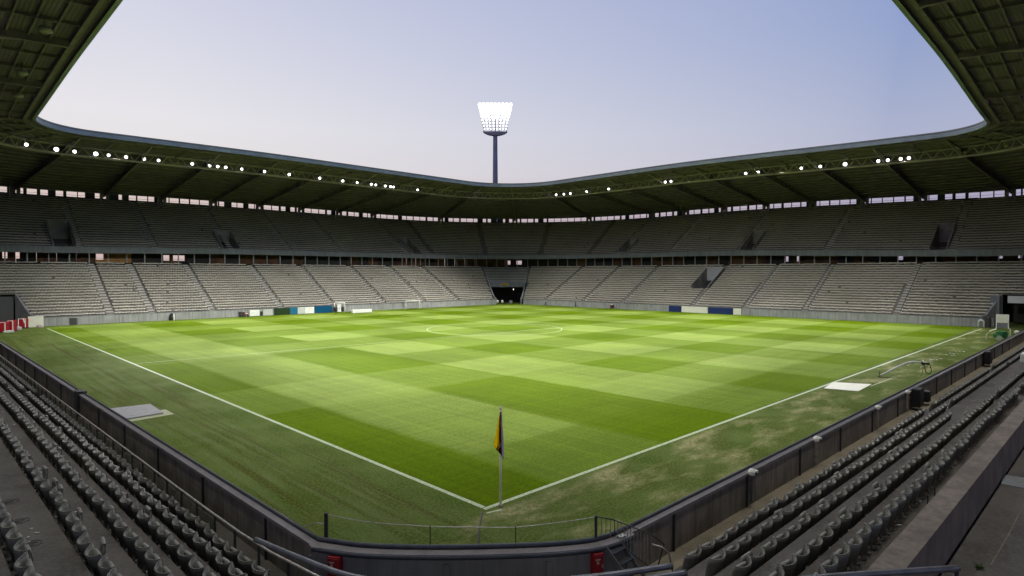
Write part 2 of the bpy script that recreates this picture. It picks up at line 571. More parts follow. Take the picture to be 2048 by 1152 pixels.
def rect_ring(x0, y0, x1, y1, rFL, rFR, rRN, rNN):
    pts = []

    def line(p, q, n):
        for i in range(n):
            t = i / n
            pts.append((p[0] + (q[0] - p[0]) * t, p[1] + (q[1] - p[1]) * t))

    def arc(cx, cy, r, a0, a1):
        for i in range(NC):
            a = a0 + (a1 - a0) * i / NC
            pts.append((cx + r * math.cos(a), cy + r * math.sin(a)))
    P = math.pi
    line((x0, y0 + rNN), (x0, y1 - rFL), NST)
    arc(x0 + rFL, y1 - rFL, rFL, P, P / 2)
    line((x0 + rFL, y1), (x1 - rFR, y1), NST)
    arc(x1 - rFR, y1 - rFR, rFR, P / 2, 0)
    line((x1, y1 - rFR), (x1, y0 + rRN), NST)
    arc(x1 - rRN, y0 + rRN, rRN, 0, -P / 2)
    line((x1 - rRN, y0), (x0 + rNN, y0), NST)
    arc(x0 + rNN, y0 + rNN, rNN, -P / 2, -P)
    return np.array(pts)


def up_ring(o):
    return rect_ring(-2.1 - o, -2.5 - o, 106.0 + o, 106.3 + o, 9 + o, 17 + o, 8 + o, 9 + o)


def low_ring(o):
    return rect_ring(-8 - o, -8 - o, 112 + o, 112 + o, 5 + o, 8 + 1.4 * o, 5 + o, 5 + o)


def droop(x, y):
    return -1.3 * sm((62 - y) / 68) * sm((x - 60) / 40) - 0.6 * sm((45 - x) / 52) * sm((y - 60) / 40)


def ring3(P, z, dr=True):
    return [(x, y, z + (droop(x, y) if dr else 0)) for x, y in P]


NRING = len(up_ring(0))
SIDE_L = (NST, NST + NC + NST)             # index range: far-left side incl. left corner start
iFL0, iL0 = NST, NST + NC                  # left corner arc, far-left straight
iFR0 = NST * 2 + NC
iR0 = NST * 2 + NC * 2
iRN0 = NST * 3 + NC * 2
iN0 = NST * 3 + NC * 3


def loft(mb, A, B, i0=0, i1=None, closed=False, skip=None):
    i1 = i1 if i1 is not None else len(A) - 1
    n = len(A)
    for i in range(i0, i1):
        j = (i + 1) % n
        if skip and skip((A[i][0] + A[j][0]) / 2, (A[i][1] + A[j][1]) / 2):
            continue
        mb.quad(A[i], A[j], B[j], B[i])


def walk(P, i0, i1, step, start=0.0):
    """points every step metres along ring polyline -> (x,y,tx,ty,nx,ny)"""
    out = []
    d = start
    seg = 0.0
    n = len(P)
    pos = start
    acc = 0.0
    for i in range(i0, i1):
        a = P[i % n]
        b = P[(i + 1) % n]
        L = math.hypot(b[0] - a[0], b[1] - a[1])
        if L < 1e-6:
            continue
        tx, ty = (b[0] - a[0]) / L, (b[1] - a[1]) / L
        while pos < acc + L:
            s = pos - acc
            out.append((a[0] + tx * s, a[1] + ty * s, tx, ty, -ty, tx))
            pos += step
        acc += L
    return out


def sm(t):
    t = max(0.0, min(1.0, t))
    return t * t * (3 - 2 * t)


# ------------------------------------------------------------------ ground
mb = MB()
mb.quad((-1500, -1500, -0.06), (1500, -1500, -0.06), (1500, 1500, -0.06), (-1500, 1500, -0.06))
tag(obj('ground', mb, M['asphalt']), kind='structure')
mb = MB()
xs = np.linspace(-9, 134, 40)
mb.quad((-9, -9, 0), (134, -9, 0), (134, 134, 0), (-9, 134, 0))
tag(obj('turf_margin', mb, M['turf']), kind='structure')

# pitch with its mowing pattern (a property of the cut grass)
AB = [0.0, 3.9, 12.6, 21.6, 31.2, 40.0, 49.3, 58.4, 67.5, 76.6, 85.7, 94.8, 103.9, 110.3]
BB = [0.0, 5.6, 13.0, 21.0, 30.6, 39.6, 49.4, 58.6, 67.8, 77.0, 86.2, 95.4, 104.6, 110.3]


def tone(i, j):
    if i == 0:
        return [0.0, 0.0, 0.0, 0.35, 0.0, 0.05, 0.3, 0.0, 0.4, 0.1, 0.4, 0.1, 0.4, 0.2][j]
    if i == 1:
        return [0.35, 0.72, 0.8, 1.0, 0.68, 0.72, 1.0, 0.7, 1.0, 0.68, 1.0, 0.6, 0.8, 0.6][j]
    if i == 2:
        return [0.0, 0.06, 0.06, 0.38, 0.0, 0.03, 0.42, 0.0, 0.4, 0.0, 0.42, 0.05, 0.4, 0.2][j]
    if i == 3 and j in (1, 2):
        return (0.95, 0.75)[j - 1]
    return (0.0, 0.42, 1.0)[i % 2 + j % 2]


def wav(t, k):
    return 0.06 * math.sin(t * 0.31 + k * 1.7) + 0.04 * math.sin(t * 1.13 + k * 2.9) + 0.03 * math.sin(t * 3.7 + k)


def cell(edges, v, t):
    """(cell index, next cell index, blend) with a soft edge about half a metre wide"""
    for k in range(len(edges) - 2):
        e_ = edges[k + 1] + wav(t, k)
        if v < e_ + 0.35:
            return k, k + 1, sm((v - e_ + 0.35) / 0.7)
    return len(edges) - 2, len(edges) - 2, 0.0


def soft_tone(x, y):
    i0, i1, fx_ = cell(AB, x, y)
    j0, j1, fy_ = cell(BB, y, x)
    a_ = tone(i0, j0) * (1 - fx_) + tone(i1, j0) * fx_
    if fy_ <= 0:
        return a_
    return a_ * (1 - fy_) + (tone(i0, j1) * (1 - fx_) + tone(i1, j1) * fx_) * fy_


gx = np.linspace(0, 110.3, 401)
vs = [(x, y, .004) for y in gx for x in gx]
ng = len(gx)
fs = [(j * ng + i, j * ng + i + 1, (j + 1) * ng + i + 1, (j + 1) * ng + i) for j in range(ng - 1) for i in range(ng - 1)]
tones = [soft_tone(x, y) for y in gx for x in gx]
me = bpy.data.meshes.new('pitch')
me.from_pydata(vs, [], fs)
at = me.attributes.new('tone', 'FLOAT', 'POINT')
at.data.foreach_set('value', tones)
me.materials.append(M['pitch'])
o = bpy.data.objects.new('pitch', me)
COL.objects.link(o)
tag(o, kind='structure')


def strip(mb, pts, wd, z):
    for p, q in zip(pts[:-1], pts[1:]):
        d = Vector((q[0] - p[0], q[1] - p[1], 0)).normalized()
        n = Vector((-d.y, d.x, 0)) * wd / 2
        p3, q3 = Vector((p[0], p[1], z)), Vector((q[0], q[1], z))
        mb.quad(p3 - n, p3 + n, q3 + n, q3 - n)


mb = MB()
strip(mb, [(0, 0.14), (0, 106.4)], 0.21, .008)
strip(mb, [(-0.105, 0), (107.8, -1.0)], 0.21, .0085)
strip(mb, [(0.1, 106.4), (62, 106.4)], 0.12, .0082)
strip(mb, [(0.1, 51.9), (60.8, 48.8)], 0.115, .0082)
cc, cr = (51.5, 54.6), 10.9
circ = [(cc[0] + cr * math.cos(a), cc[1] + cr * math.sin(a)) for a in np.linspace(0, 2 * math.pi, 73)]
strip(mb, circ, 0.11, .0088)
strip(mb, [(38.4, -3.0), (44.7, -3.2)], 0.10, .009)
strip(mb, [(-0.3, -0.35), (0.35, -0.5)], 0.10, .009)
tag(obj('line_markings', mb, M['line']), kind='structure')

# ------------------------------------------------------------------ far grandstand
stand = empty('grandstand', (112, 112, 0), 'two tier concrete grandstand wrapping the far sides of the pitch under the roof', 'grandstand')


def aC(o): return 105.6 + 0.42 * o
def bC(o): return 107.2 + 0.50 * o
def aL(o): return -1.0 - 0.2 * o
def bR(o): return -0.4 - 0.22 * o


NK, PITCH_L, RISE_L, Z0L = 20, 0.9, 0.495, 1.3
KN = 8


def low_skip(k, x, y):
    o_ = 1.0 + PITCH_L * k
    if y < 95 and x < 95:
        return True
    if k < 10 and x > aC(o_) and y > bC(o_):
        return True
    if k < KN and x < aL(o_):
        return True
    if k < KN and y < bR(o_):
        return True
    if x < -20 or y < -20:
        return True
    for (s0, s1, k0, k1) in VOM_LOW_R:
        if x > 100 and s0 < y < s1 and k0 <= k < k1:
            return True
    return False


VOM_LOW_R = [(53.0, 57.6, 8, 17)]
VOM_UP_L = [(4.2, 8.0, 1, 10), (36.0, 40.0, 1, 8), (90.0, 93.0, 1, 9)]
VOM_UP_R = [(7.6, 10.6, 1, 10), (46.8, 50.0, 1, 9), (84, 87, 2, 8)]

mb = MB()
for k in range(NK):
    oA = 1.0 + PITCH_L * k
    oB = oA + PITCH_L
    z = Z0L + RISE_L * k
    A, B = low_ring(oA), low_ring(oB)
    loft(mb, ring3(A, z, False), ring3(B, z, False), 0, NRING - 1, skip=lambda x, y: low_skip(k, x, y))
    loft(mb, ring3(B, z, False), ring3(B, z + RISE_L, False), 0, NRING - 1, skip=lambda x, y: low_skip(k, x, y))
# ledge between wall and first row, concourse floor
A, B = low_ring(0.2), low_ring(1.0)
loft(mb, ring3(A, Z0L, False), ring3(B, Z0L, False), 0, NRING - 1, skip=lambda x, y: low_skip(0, x, y))
B2 = ring3(low_ring(19), Z0L + RISE_L * NK, False)
C2 = ring3(up_ring(31), Z0L + RISE_L * NK, False)
loft(mb, B2, C2, 0, NRING - 1, skip=lambda x, y: y < 95 and x < 95)
lower = obj('lower_terrace', mb, M['concrete'], stand)

# upper tier
NU, PU, RU, Z0U = 22, 0.9, 0.556, 14.2
OU0 = 23.9


def up_skip(k, x, y):
    for (s0, s1, k0, k1) in VOM_UP_L:
        if y > 120 and x < 110 and s0 < x < s1 and k0 <= k < k1:
            return True
    for (s0, s1, k0, k1) in VOM_UP_R:
        if x > 120 and y < 110 and s0 < y < s1 and k0 <= k < k1:
            return True
    return False


mb = MB()
for k in range(NU):
    oA = OU0 + PU * k
    z = Z0U + RU * k
    A, B = up_ring(oA), up_ring(oA + PU)
    loft(mb, ring3(A, z), ring3(B, z), 0, NRING, skip=lambda x, y: up_skip(k, x, y))
    loft(mb, ring3(B, z), ring3(B, z + RU), 0, NRING, skip=lambda x, y: up_skip(k, x, y))
ztop = Z0U + RU * NU
OT = OU0 + PU * NU
A, B = up_ring(OT), up_ring(OT + 1.6)
loft(mb, ring3(A, ztop), ring3(B, ztop), 0, NRING)
obj('upper_terrace', mb, M['concrete'], stand)

# fascia of the upper tier, soffit, rail
mb = MB()
A = up_ring(23.2)
B = up_ring(23.5)
C = up_ring(31)
ZF0, ZF1 = 13.55, 14.85
loft(mb, ring3(A, ZF0), ring3(A, ZF1), 0, NRING)
loft(mb, ring3(A, ZF1), ring3(B, ZF1), 0, NRING)
loft(mb, ring3(B, ZF1), ring3(B, Z0U), 0, NRING)
loft(mb, ring3(B, Z0U), ring3(up_ring(OU0), Z0U), 0, NRING)
obj('fascia', mb, M['fascia'], stand)
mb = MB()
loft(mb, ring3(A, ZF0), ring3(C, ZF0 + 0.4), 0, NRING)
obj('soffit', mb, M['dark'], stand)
mb = MB()
P = ring3(up_ring(23.35), ZF1 + 0.42)
mb.tube([p for p in P], 0.04, 5, closed=True)
P = ring3(up_ring(23.35), ZF1 + 0.2)
mb.tube([p for p in P], 0.025, 4, closed=True)
for (x, y, tx, ty, nx, ny) in walk(up_ring(23.35), iFL0, iRN0 + NC, 2.0):
    mb.bar((x, y, ZF1 + droop(x, y)), (x, y, ZF1 + 0.44 + droop(x, y)), 0.05)
obj('guard_rail', mb, M['rail_grey'], stand)

# concourse back wall, made of bays with different infill
zc = Z0L + RISE_L * NK
bays = walk(up_ring(30.2), iFL0 + 6, iRN0 + 10, 3.3)
open_L = [(-3.1, -2.3), (-1.1, -0.5), (12.2, 13.5), (25.0, 26.2), (27.0, 29.4)]
open_R = [(16.3, 17.2), (-0.5, 0.0), (-3.5, -2.9), (37.6, 38.3), (40.3, 40.9)]
wallmb = {'brown': MB(), 'dark': MB(), 'tan': MB()}
r2 = random.Random(3)
ring_b = up_ring(30.2)
for idx, (x, y, tx, ty, nx, ny) in enumerate(bays):
    x1, y1 = x + tx * 3.3, y + ty * 3.3
    q = r2.random()
    kind = 'brown' if q < 0.62 else 'dark'
    left = y > 125 and x < 95
    right = x > 125 and y < 95
    cuts = []
    if left:
        for s0, s1 in open_L:
            if s1 > x and s0 < x1:
                cuts.append(((s0 - x) / 3.3, (s1 - x) / 3.3))
        if 13.5 < x + 1.6 < 18:
            kind = 'tan'
    elif right:
        for s0, s1 in open_R:
            if s1 > y1 and s0 < y:
                cuts.append(((y - s1) / 3.3, (y - s0) / 3.3))
    else:
        dd = (x - y)
        if -15.5 < dd < -13.5 or -4.5 < dd < -2.5:
            cuts.append((0.25, 0.5))
        if -1.0 < dd < 2.3:
            cuts.append((0.1, 0.62))
    wallmb = {'brown': MB(), 'dark': MB(), 'tan': MB()}
    segs = []
    cur = 0.0
    for a_, b_ in sorted(cuts):
        a_, b_ = max(0, a_), min(1, b_)
        if a_ > cur:
            segs.append((cur, a_))
        cur = max(cur, b_)
        # sill and head of the opening
        P0 = (x + tx * 3.3 * a_, y + ty * 3.3 * a_)
        P1 = (x + tx * 3.3 * b_, y + ty * 3.3 * b_)
        wallmb[kind].quad(P0 + (zc,), P1 + (zc,), P1 + (zc + 0.75,), P0 + (zc + 0.75,))
        wallmb[kind].quad(P0 + (ZF0 - .35,), P1 + (ZF0 - .35,), P1 + (ZF0 + .5,), P0 + (ZF0 + .5,))
    if cur < 1:
        segs.append((cur, 1.0))
    for a_, b_ in segs:
        P0 = (x + tx * 3.3 * a_, y + ty * 3.3 * a_)
        P1 = (x + tx * 3.3 * b_, y + ty * 3.3 * b_)
        wallmb[kind].quad(P0 + (zc,), P1 + (zc,), P1 + (ZF0 + .5,), P0 + (ZF0 + .5,))
    obj('back_wall', wallmb[kind], M[kind], stand)
# lower back wall under the terrace
mb = MB()
A = low_ring(19)
loft(mb, ring3(A, -0.05, False), ring3(A, zc, False), 0, NRING - 1, skip=lambda x, y: y < 95 and x < 95)
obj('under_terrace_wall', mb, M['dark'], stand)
# posts of the concourse front
for (x, y, tx, ty, nx, ny) in walk(low_ring(19.1), iFL0 + 8, iRN0 + 8, 3.3, 1.1):
    mb = MB()
    rz = math.atan2(ty, tx)
    mb.box((x, y, (zc + ZF0) / 2 + droop(x, y) / 2 + 0.1), (0.2, 0.2, ZF0 - zc + 0.35 + droop(x, y) * 0.6), rz)
    obj('post', mb, M['post'], stand)
# low rail along the concourse edge
mb = MB()
for zz in (0.5, 0.95):
    mb.tube(ring3(low_ring(19.05), zc + zz, False)[iFL0:iRN0 + NC], 0.03, 4)
obj('concourse_rail', mb, M['rail_dark'], stand)

# outer facade: parapet band behind upper tier and dark lower band
mb = MB()
A = up_ring(OT + 1.6)
loft(mb, ring3(A, 15.0), ring3(A, ztop + 0.5), iFL0, iRN0)
loft(mb, ring3(A, -0.05, False), ring3(A, 10.6, False), iFL0, iRN0)
loft(mb, ring3(up_ring(OT + 1.45), ztop), ring3(up_ring(OT + 1.45), ztop + 0.35), 0, NRING)
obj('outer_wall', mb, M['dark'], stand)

# portals ---------------------------------------------------------------
def ring_at(P, test):
    for i in range(1, len(P)):
        if test(P[i]) and not test(P[i - 1]):
            a, b = P[i - 1], P[i]
            lo, hi = 0.0, 1.0
            for _ in range(25):
                m_ = (lo + hi) / 2
                q = (a[0] + (b[0] - a[0]) * m_, a[1] + (b[1] - a[1]) * m_)
                if test(q):
                    hi = m_
                else:
                    lo = m_
            return q
    return None


def flank(kmax, test_of_o, rng_i, mname='parapet_side'):
    """stepped end wall of the stand along a cut line"""
    mb = MB()
    prev = None
    for k in range(kmax + 1):
        o_ = 0.15 + PITCH_L * k + (0.85 if k else 0)
        P = low_ring(o_)[rng_i[0]:rng_i[1]]
        q = ring_at(P, lambda p: test_of_o(p, o_))
        if q is None:
            continue
        zt = Z0L + RISE_L * max(k - 0.6, 0) + 0.55
        if prev:
            (x0, y0, z0), (x1, y1, z1) = prev, (q[0], q[1], zt)
            d = Vector((x1 - x0, y1 - y0, 0)).normalized()
            n = Vector((-d.y, d.x, 0)) * 0.14
            vsx = []
            for (xx, yy, zz) in ((x0, y0, z0), (x1, y1, z1)):
                for s in (-1, 1):
                    vsx += [(xx + n.x * s, yy + n.y * s, -0.03), (xx + n.x * s, yy + n.y * s, zz)]
            mb.add(vsx, [(0, 1, 5, 4), (2, 6, 7, 3), (1, 3, 7, 5), (0, 2, 3, 1), (4, 5, 7, 6)])
        prev = (q[0], q[1], zt)
    o2 = obj(mname, mb, M['flank'], stand)
    return o2


flank(NK, lambda p, o_: p[0] > aC(o_), (iL0, iFR0 + NC))
flank(NK, lambda p, o_: p[1] < bC(o_), (iFR0, iR0 + 40))
flank(KN, lambda p, o_: p[0] > aL(o_), (iFL0, iFR0))
flank(KN, lambda p, o_: p[1] < bR(o_), (iR0, iRN0 + NC))


def seg_between(o_, t0, t1, i0, i1):
    P = low_ring(o_)[i0:i1]
    return ring_at(P, t0), ring_at(P, t1)


# central tunnel: lintel, cheeks and soffit
o10 = 1.0 + PITCH_L * 10
p0, p1 = seg_between(o10 - .2, lambda p: p[0] > aC(o10), lambda p: p[1] < bC(o10), iL0, iR0 + 40)
mb = MB()
mb.bar((p0[0], p0[1], 5.65), (p1[0], p1[1], 5.65), 0.4, 1.5)
obj('tunnel_lintel', mb, M['fascia'], stand)
d = (Vector((p1[0] - p0[0], p1[1] - p0[1], 0))).normalized()
nn = Vector((-d.y, d.x, 0))
mid = Vector((p0[0] + p1[0], p0[1] + p1[1], 0)) / 2
if nn.x < 0:
    nn = -nn
# yellow oval sign on the lintel
mb = MB()
cs = mid - nn * 0.26 + Vector((0, 0, 5.75)) - d * 0.5
ov = [(cs + d * (math.cos(a) * 1.1) + Vector((0, 0, math.sin(a) * 0.34))) for a in np.linspace(0, 2 * math.pi, 20, endpoint=False)]
ov2 = [p + nn * 0.08 for p in ov]
mb.add(ov + ov2, [tuple(range(20)), tuple(range(20, 40))[::-1]] + [(i, (i + 1) % 20, (i + 1) % 20 + 20, i + 20) for i in range(20)])
s_ = obj('oval_sign', mb, M['yellow'])
tag(s_, 'small yellow oval sign fixed on the lintel above the corner tunnel', 'sign')
mb = MB()
for tt in (-3.6, 0.0, 3.6):
    c_ = mid + d * tt + nn * 0.3
    mb.bar(c_ + Vector((0, 0, 6.5)), c_ + Vector((0, 0, 7.5)) + nn * 0.1, 0.06)
    mb.bar(c_ + Vector((0, 0, 7.4)) + nn * 0.1, c_ + Vector((0, 0, 11.9)) + nn * 8.4, 0.06)
mb.bar((p0[0], p0[1], 7.2), (p1[0], p1[1], 7.2), 0.05)
obj('tunnel_rail', mb, M['rail_grey'], stand)
mb = MB()
for k in range(10, NK):
    o_ = 1.0 + PITCH_L * k + 0.5
    a_, b_ = seg_between(o_, lambda p: p[0] > aC(o_), lambda p: p[1] < bC(o_), iL0, iR0 + 40)
    P = [tuple(p) for p in low_ring(o_)[iL0:iR0 + 40] if p[0] > aC(o_) and p[1] > bC(o_)]
    P = [a_] + P + [b_]
    zz = Z0L + RISE_L * k
    for p, q in zip(P[:-1], P[1:]):
        mb.bar((p[0], p[1], zz + 0.22), (q[0], q[1], zz + 0.22), 0.4, 0.1)
obj('bench_rows', mb, M['lintel'], stand)
# bright lamp inside the tunnel
mb = MB()
cl = mid + nn * 3.0 + d * 2.2 + Vector((0, 0, 4.1))
mb.lathe(cl, [(0.05, -0.25), (0.10, -0.15), (0.10, 0.15), (0.05, 0.25)], 10)
tag(obj('tunnel_lamp', mb, mat('tunnel_lamp_glow', (0.9, 0.9, 0.8), emit=((1, 0.93, 0.8), 2.0)), smooth=True),
    'small lit lamp on the right inside of the corner tunnel', 'lamp')

# left corner gate wall (dark panel wall closing the corner) and its top rail
mb = MB()
oK = 1.0 + PITCH_L * KN
PL = [p for p in low_ring(oK - .15)[iFL0 - 30:iFR0] if p[0] < aL(oK) + 0.05]
loft(mb, ring3(PL, -0.03, False), ring3(PL, 4.95, False), 0, len(PL) - 1)
obj('corner_wall', mb, M['corner_dark'], stand)
mb = MB()
PLr = ring3([(p[0] + .1, p[1] - .2) for p in PL], 5.0, False)
mb.tube([(x, y, 5.9) for x, y, z in PLr], 0.05, 5)
for i in range(0, len(PLr), 1):
    x, y, z = PLr[i]
    mb.bar((x, y, 4.7), (x, y, 5.9), 0.05)
obj('corner_rail', mb, M['rail_dark'], stand)
# right corner portal: lintel, pillar, dark back
PR = [p for p in low_ring(oK - .15)[iR0:iN0] if p[1] < bR(oK) + 0.05 and p[1] > -22]
mb = MB()
A_ = ring3(PR, 3.85, False)
B_ = ring3(PR, 5.1, False)
loft(mb, A_, B_, 0, len(PR) - 1)
C_ = ring3([(p[0] + .6, p[1]) for p in PR], 3.85, False)
loft(mb, A_, C_, 0, len(PR) - 1)
obj('portal_lintel', mb, M['lintel'], stand)
mb = MB()
mb.box((118.3, -1.55, 2.5), (1.3, 1.2, 5.2))
obj('portal_pillar', mb, M['fascia'], stand)
mb = MB()
mb.box((113.5, -1.2, 0.75), (0.3, 1.5, 1.5))
obj('portal_low_wall', mb, M['far_wall'], stand)

# vomitories ----------------------------------------------------------------
def vomitory(side, s0, s1, ring_fn, oA, k0, k1, pitch_, z0_, rise_, name='vomitory', ramp_m=None, bright=None):
    """side 'L' (along x at y=far) or 'R' (along y at x=far)"""
    zb = z0_ + rise_ * k0
    zt = z0_ + rise_ * k1
    of0, of1 = oA + pitch_ * k0, oA + pitch_ * k1
    base = (106.3, 106.0) if ring_fn is up_ring else (112, 112)

    def W(s, o_, z):
        xx = (s, base[0] + o_) if side == 'L' else (base[1] + o_, s)
        dz_ = droop(*xx) if ring_fn is up_ring else 0
        return (xx[0], xx[1], z + dz_)
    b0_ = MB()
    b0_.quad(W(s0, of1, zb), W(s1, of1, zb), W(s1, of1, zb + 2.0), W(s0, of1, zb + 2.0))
    p = obj(name, b0_, M['black'], stand)  # black plane painted in for the darkness of the doorway
    for s in (s0, s1):
        e = MB()
        sg = 0.12
        vs_ = []
        for (o_, zlo, zhi) in ((of0, zb - .05, zb + 0.75), (of1, zb - .05, zt + 0.75)):
            for k_ in (-sg, sg):
                vs_ += [W(s + k_, o_, zlo), W(s + k_, o_, zhi)]
        e.add(vs_, [(0, 1, 5, 4), (2, 6, 7, 3), (1, 3, 7, 5), (0, 2, 3, 1), (4, 5, 7, 6)])
        obj('side_wall', e, M['cheek'], p)
    f_ = MB()
    f_.quad(W(s0, of0, zb), W(s1, of0, zb), W(s1, of1, zb), W(s0, of1, zb))
    obj('doorway_floor', f_, ramp_m or M['cheek'], p)
    c_ = MB()
    c_.quad(W(s0, of1 - .02, zb + 2.0), W(s1, of1 - .02, zb + 2.0), W(s1, of1 - .02, zt + 0.9), W(s0, of1 - .02, zt + 0.9))
    obj('head_wall', c_, bright or M['cheek'], p)
    return p


for n_, (s0, s1, k0, k1) in enumerate(VOM_UP_L):
    vomitory('L', s0, s1, up_ring, OU0, k0, k1, PU, Z0U, RU, ramp_m=M['ramp_tan'] if n_ == 0 else None)
for n_, (s0, s1, k0, k1) in enumerate(VOM_UP_R):
    vomitory('R', s0, s1, up_ring, OU0, k0, k1, PU, Z0U, RU, bright=M['steel'] if n_ == 0 else None)
for (s0, s1, k0, k1) in VOM_LOW_R:
    vomitory('R', s0, s1, low_ring, 1.0, k0, k1, PITCH_L, Z0L, RISE_L, bright=M['post'])

# stair aisles ---------------------------------------------------------------
LOW_L = [10.2, 16.9, 27.8, 42.0, 54.4, 68.5, 80.8, 92.4]
LOW_R = [12.2, 28.4, 40.7, 53.3, 73.0, 86.0, 99.5]
UP_L = [8.5, 22.1, 38.0, 52.3, 66.5, 88.4]
UP_R = [7.0, 30.1, 50.4, 69.6, 87.4]
UP_C = [0.12, 0.36, 0.62, 0.88]


def aisle(side, s, o0, o1, z0_, rise_, pitch_, base, n, wd, rails, dr):
    mb = MB()
    rl = MB()
    for k in range(n):
        o_ = o0 + pitch_ * k
        z = z0_ + rise_ * k
        if side == 'C':
            continue
        cx, cy = (s, base + o_ + pitch_ * 0.75) if side == 'L' else (base + o_ + pitch_ * 0.75, s)
        dz_ = droop(cx, cy) if dr else 0
        sx, sy = (wd, pitch_ * 0.5) if side == 'L' else (pitch_ * 0.5, wd)
        mb.box((cx, cy, z + rise_ * 0.25 + dz_), (sx, sy, rise_ * 0.5))
        full = (wd, pitch_ * 0.98) if side == 'L' else (pitch_ * 0.98, wd)
        fx_, fy_ = (s, base + o_ + pitch_ * 0.5) if side == 'L' else (base + o_ + pitch_ * 0.5, s)
        mb.box((fx_, fy_, z + 0.01 + dz_), (full[0], full[1], 0.05))
        if rails and k % 2 == 0:
            off = wd * 0.55
            px, py = (s + off, cy) if side == 'L' else (cx, s - off)
            rl.bar((px, py, z + dz_), (px, py, z + dz_ + 0.95), 0.05)
    o_ = obj('stair_aisle', mb, M['stair'], stand)
    if rails:
        off = wd * 0.55
        for hh in (0.95,):
            a = (s + off, base + o0 + .6, z0_ + hh) if side == 'L' else (base + o0 + .6, s - off, z0_ + hh)
            b = (s + off, base + o0 + pitch_ * n, z0_ + rise_ * (n - .6) + hh) if side == 'L' else (base + o0 + pitch_ * n, s - off, z0_ + rise_ * (n - .6) + hh)
            rl.bar(a, b, 0.08)
        obj('stair_rail', rl, M['rail_dark'], o_)


for s in LOW_L:
    aisle('L', s, 1.0, 19, Z0L, RISE_L, PITCH_L, 112, NK, 1.1, True, False)
for s in LOW_R:
    aisle('R', s, 1.0, 19, Z0L, RISE_L, PITCH_L, 112, NK, 1.1, True, False)
for s in UP_L:
    aisle('L', s, OU0, OT, Z0U, RU, PU, 106.3, NU, 1.15, False, True)
for s in UP_R:
    aisle('R', s, OU0, OT, Z0U, RU, PU, 106.0, NU, 1.15, False, True)

# ------------------------------------------------------------------ seats
SX = 0.5


def far_seat_template():
    V, F = [], []

    def bx(c, s, tilt):
        n = len(V)
        hx, hy, hz = s[0] / 2, s[1] / 2, s[2] / 2
        for z in (-hz, hz):
            for (x, y) in ((-hx, -hy), (hx, -hy), (hx, hy), (-hx, hy)):
                yy = y - z * tilt
                V.append((c[0] + x, c[1] + yy, c[2] + z))
        for f in [(3, 2, 1, 0), (4, 5, 6, 7), (0, 1, 5, 4), (1, 2, 6, 5), (2, 3, 7, 6), (3, 0, 4, 7)]:
            F.append(tuple(i + n for i in f))
    bx((0, 0, 0.48), (0.485, 0.05, 0.24), -0.18)       # backrest
    bx((0, -0.13, 0.44), (0.46, 0.06, 0.18), 0.12)    # folded pan
    return np.array(V, dtype=np.float32), np.array(F, dtype=np.int32)


TV, TF = far_seat_template()


def instance_mesh(pos, ang, scale, tilt):
    """pos (n,3); ang rotation about z such that local -y faces the pitch"""
    n = len(pos)
    V = np.repeat(TV[None], n, 0) * scale[:, None, None]
    V[:, :, 1] += V[:, :, 2] * tilt[:, None]
    c, s = np.cos(ang)[:, None], np.sin(ang)[:, None]
    X = V[:, :, 0] * c - V[:, :, 1] * s + pos[:, 0:1]
    Y = V[:, :, 0] * s + V[:, :, 1] * c + pos[:, 1:2]
    Z = V[:, :, 2] + pos[:, 2:3]
    VV = np.stack([X, Y, Z], -1).reshape(-1, 3)
    FF = (TF[None] + (np.arange(n) * len(TV))[:, None, None]).reshape(-1, 4)
    return VV, FF


pos, ang = [], []


def near_any(v, lst, h):
    return any(abs(v - q) < h for q in lst)


for k in range(NK):
    o_ = 1.0 + PITCH_L * k + PITCH_L - 0.22
    P = low_ring(o_)
    for (x, y, tx, ty, nx, ny) in walk(P, iFL0, iRN0 + NC, SX, (k * 0.17) % SX):
        if low_skip(k, x, y):
            continue
        if k >= 10 and x > aC(o_) and y > bC(o_):
            continue
        if y > 125 or (y > x):
            if y > 100 and near_any(x, LOW_L, 0.72):
                continue
        elif x > 100 and near_any(y, LOW_R, 0.72):
            continue
        if x > aC(o_) - 0.5 and y > bC(o_) - 0.5:
            continue
        pos.append((x, y, Z0L + RISE_L * k))
        ang.append(math.atan2(ty, tx))
for k in range(NU):
    o_ = OU0 + PU * k + PU - 0.22
    P = up_ring(o_)
    rc = 17 + o_
    ccx, ccy = 106.0 + o_ - rc, 106.3 + o_ - rc
    for (x, y, tx, ty, nx, ny) in walk(P, iFL0, iRN0 + NC, SX, (k * 0.23) % SX):
        if up_skip(k, x, y):
            continue
        if x > ccx and y > ccy:
            t = math.atan2(y - ccy, x - ccx) / (math.pi / 2)
            if any(abs(t - q) * rc * math.pi / 2 < 0.8 for q in UP_C):
                continue
        elif y > x:
            if near_any(x, UP_L, 0.75):
                continue
        elif near_any(y, UP_R, 0.75):
            continue
        pos.append((x, y, Z0U + RU * k + droop(x, y)))
        ang.append(math.atan2(ty, tx))
pos = np.array(pos, dtype=np.float32)
ang = np.array(ang, dtype=np.float32)
keep = rng.random(len(pos)) > 0.004
pos, ang = pos[keep], ang[keep]
pos[:, 2] += rng.normal(0, 0.012, len(pos))
sc_ = rng.normal(1.0, 0.03, len(pos)).astype(np.float32)
ti_ = rng.normal(0.0, 0.05, len(pos)).astype(np.float32)
VV, FF = instance_mesh(pos, ang, sc_, ti_)
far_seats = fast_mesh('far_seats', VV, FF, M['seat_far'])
tag(far_seats, 'beige flip up seats in rows filling the far stands and the distant ends of the near stands', 'seats', kind='stuff')

# ------------------------------------------------------------------ near stands
DL = -0.020     # the left rows drift outwards with distance
DR = -0.015


def Lx(a5, b): return a5 + DL * (b - 5)
def Ry(b6, a): return b6 + DR * (a - 6)


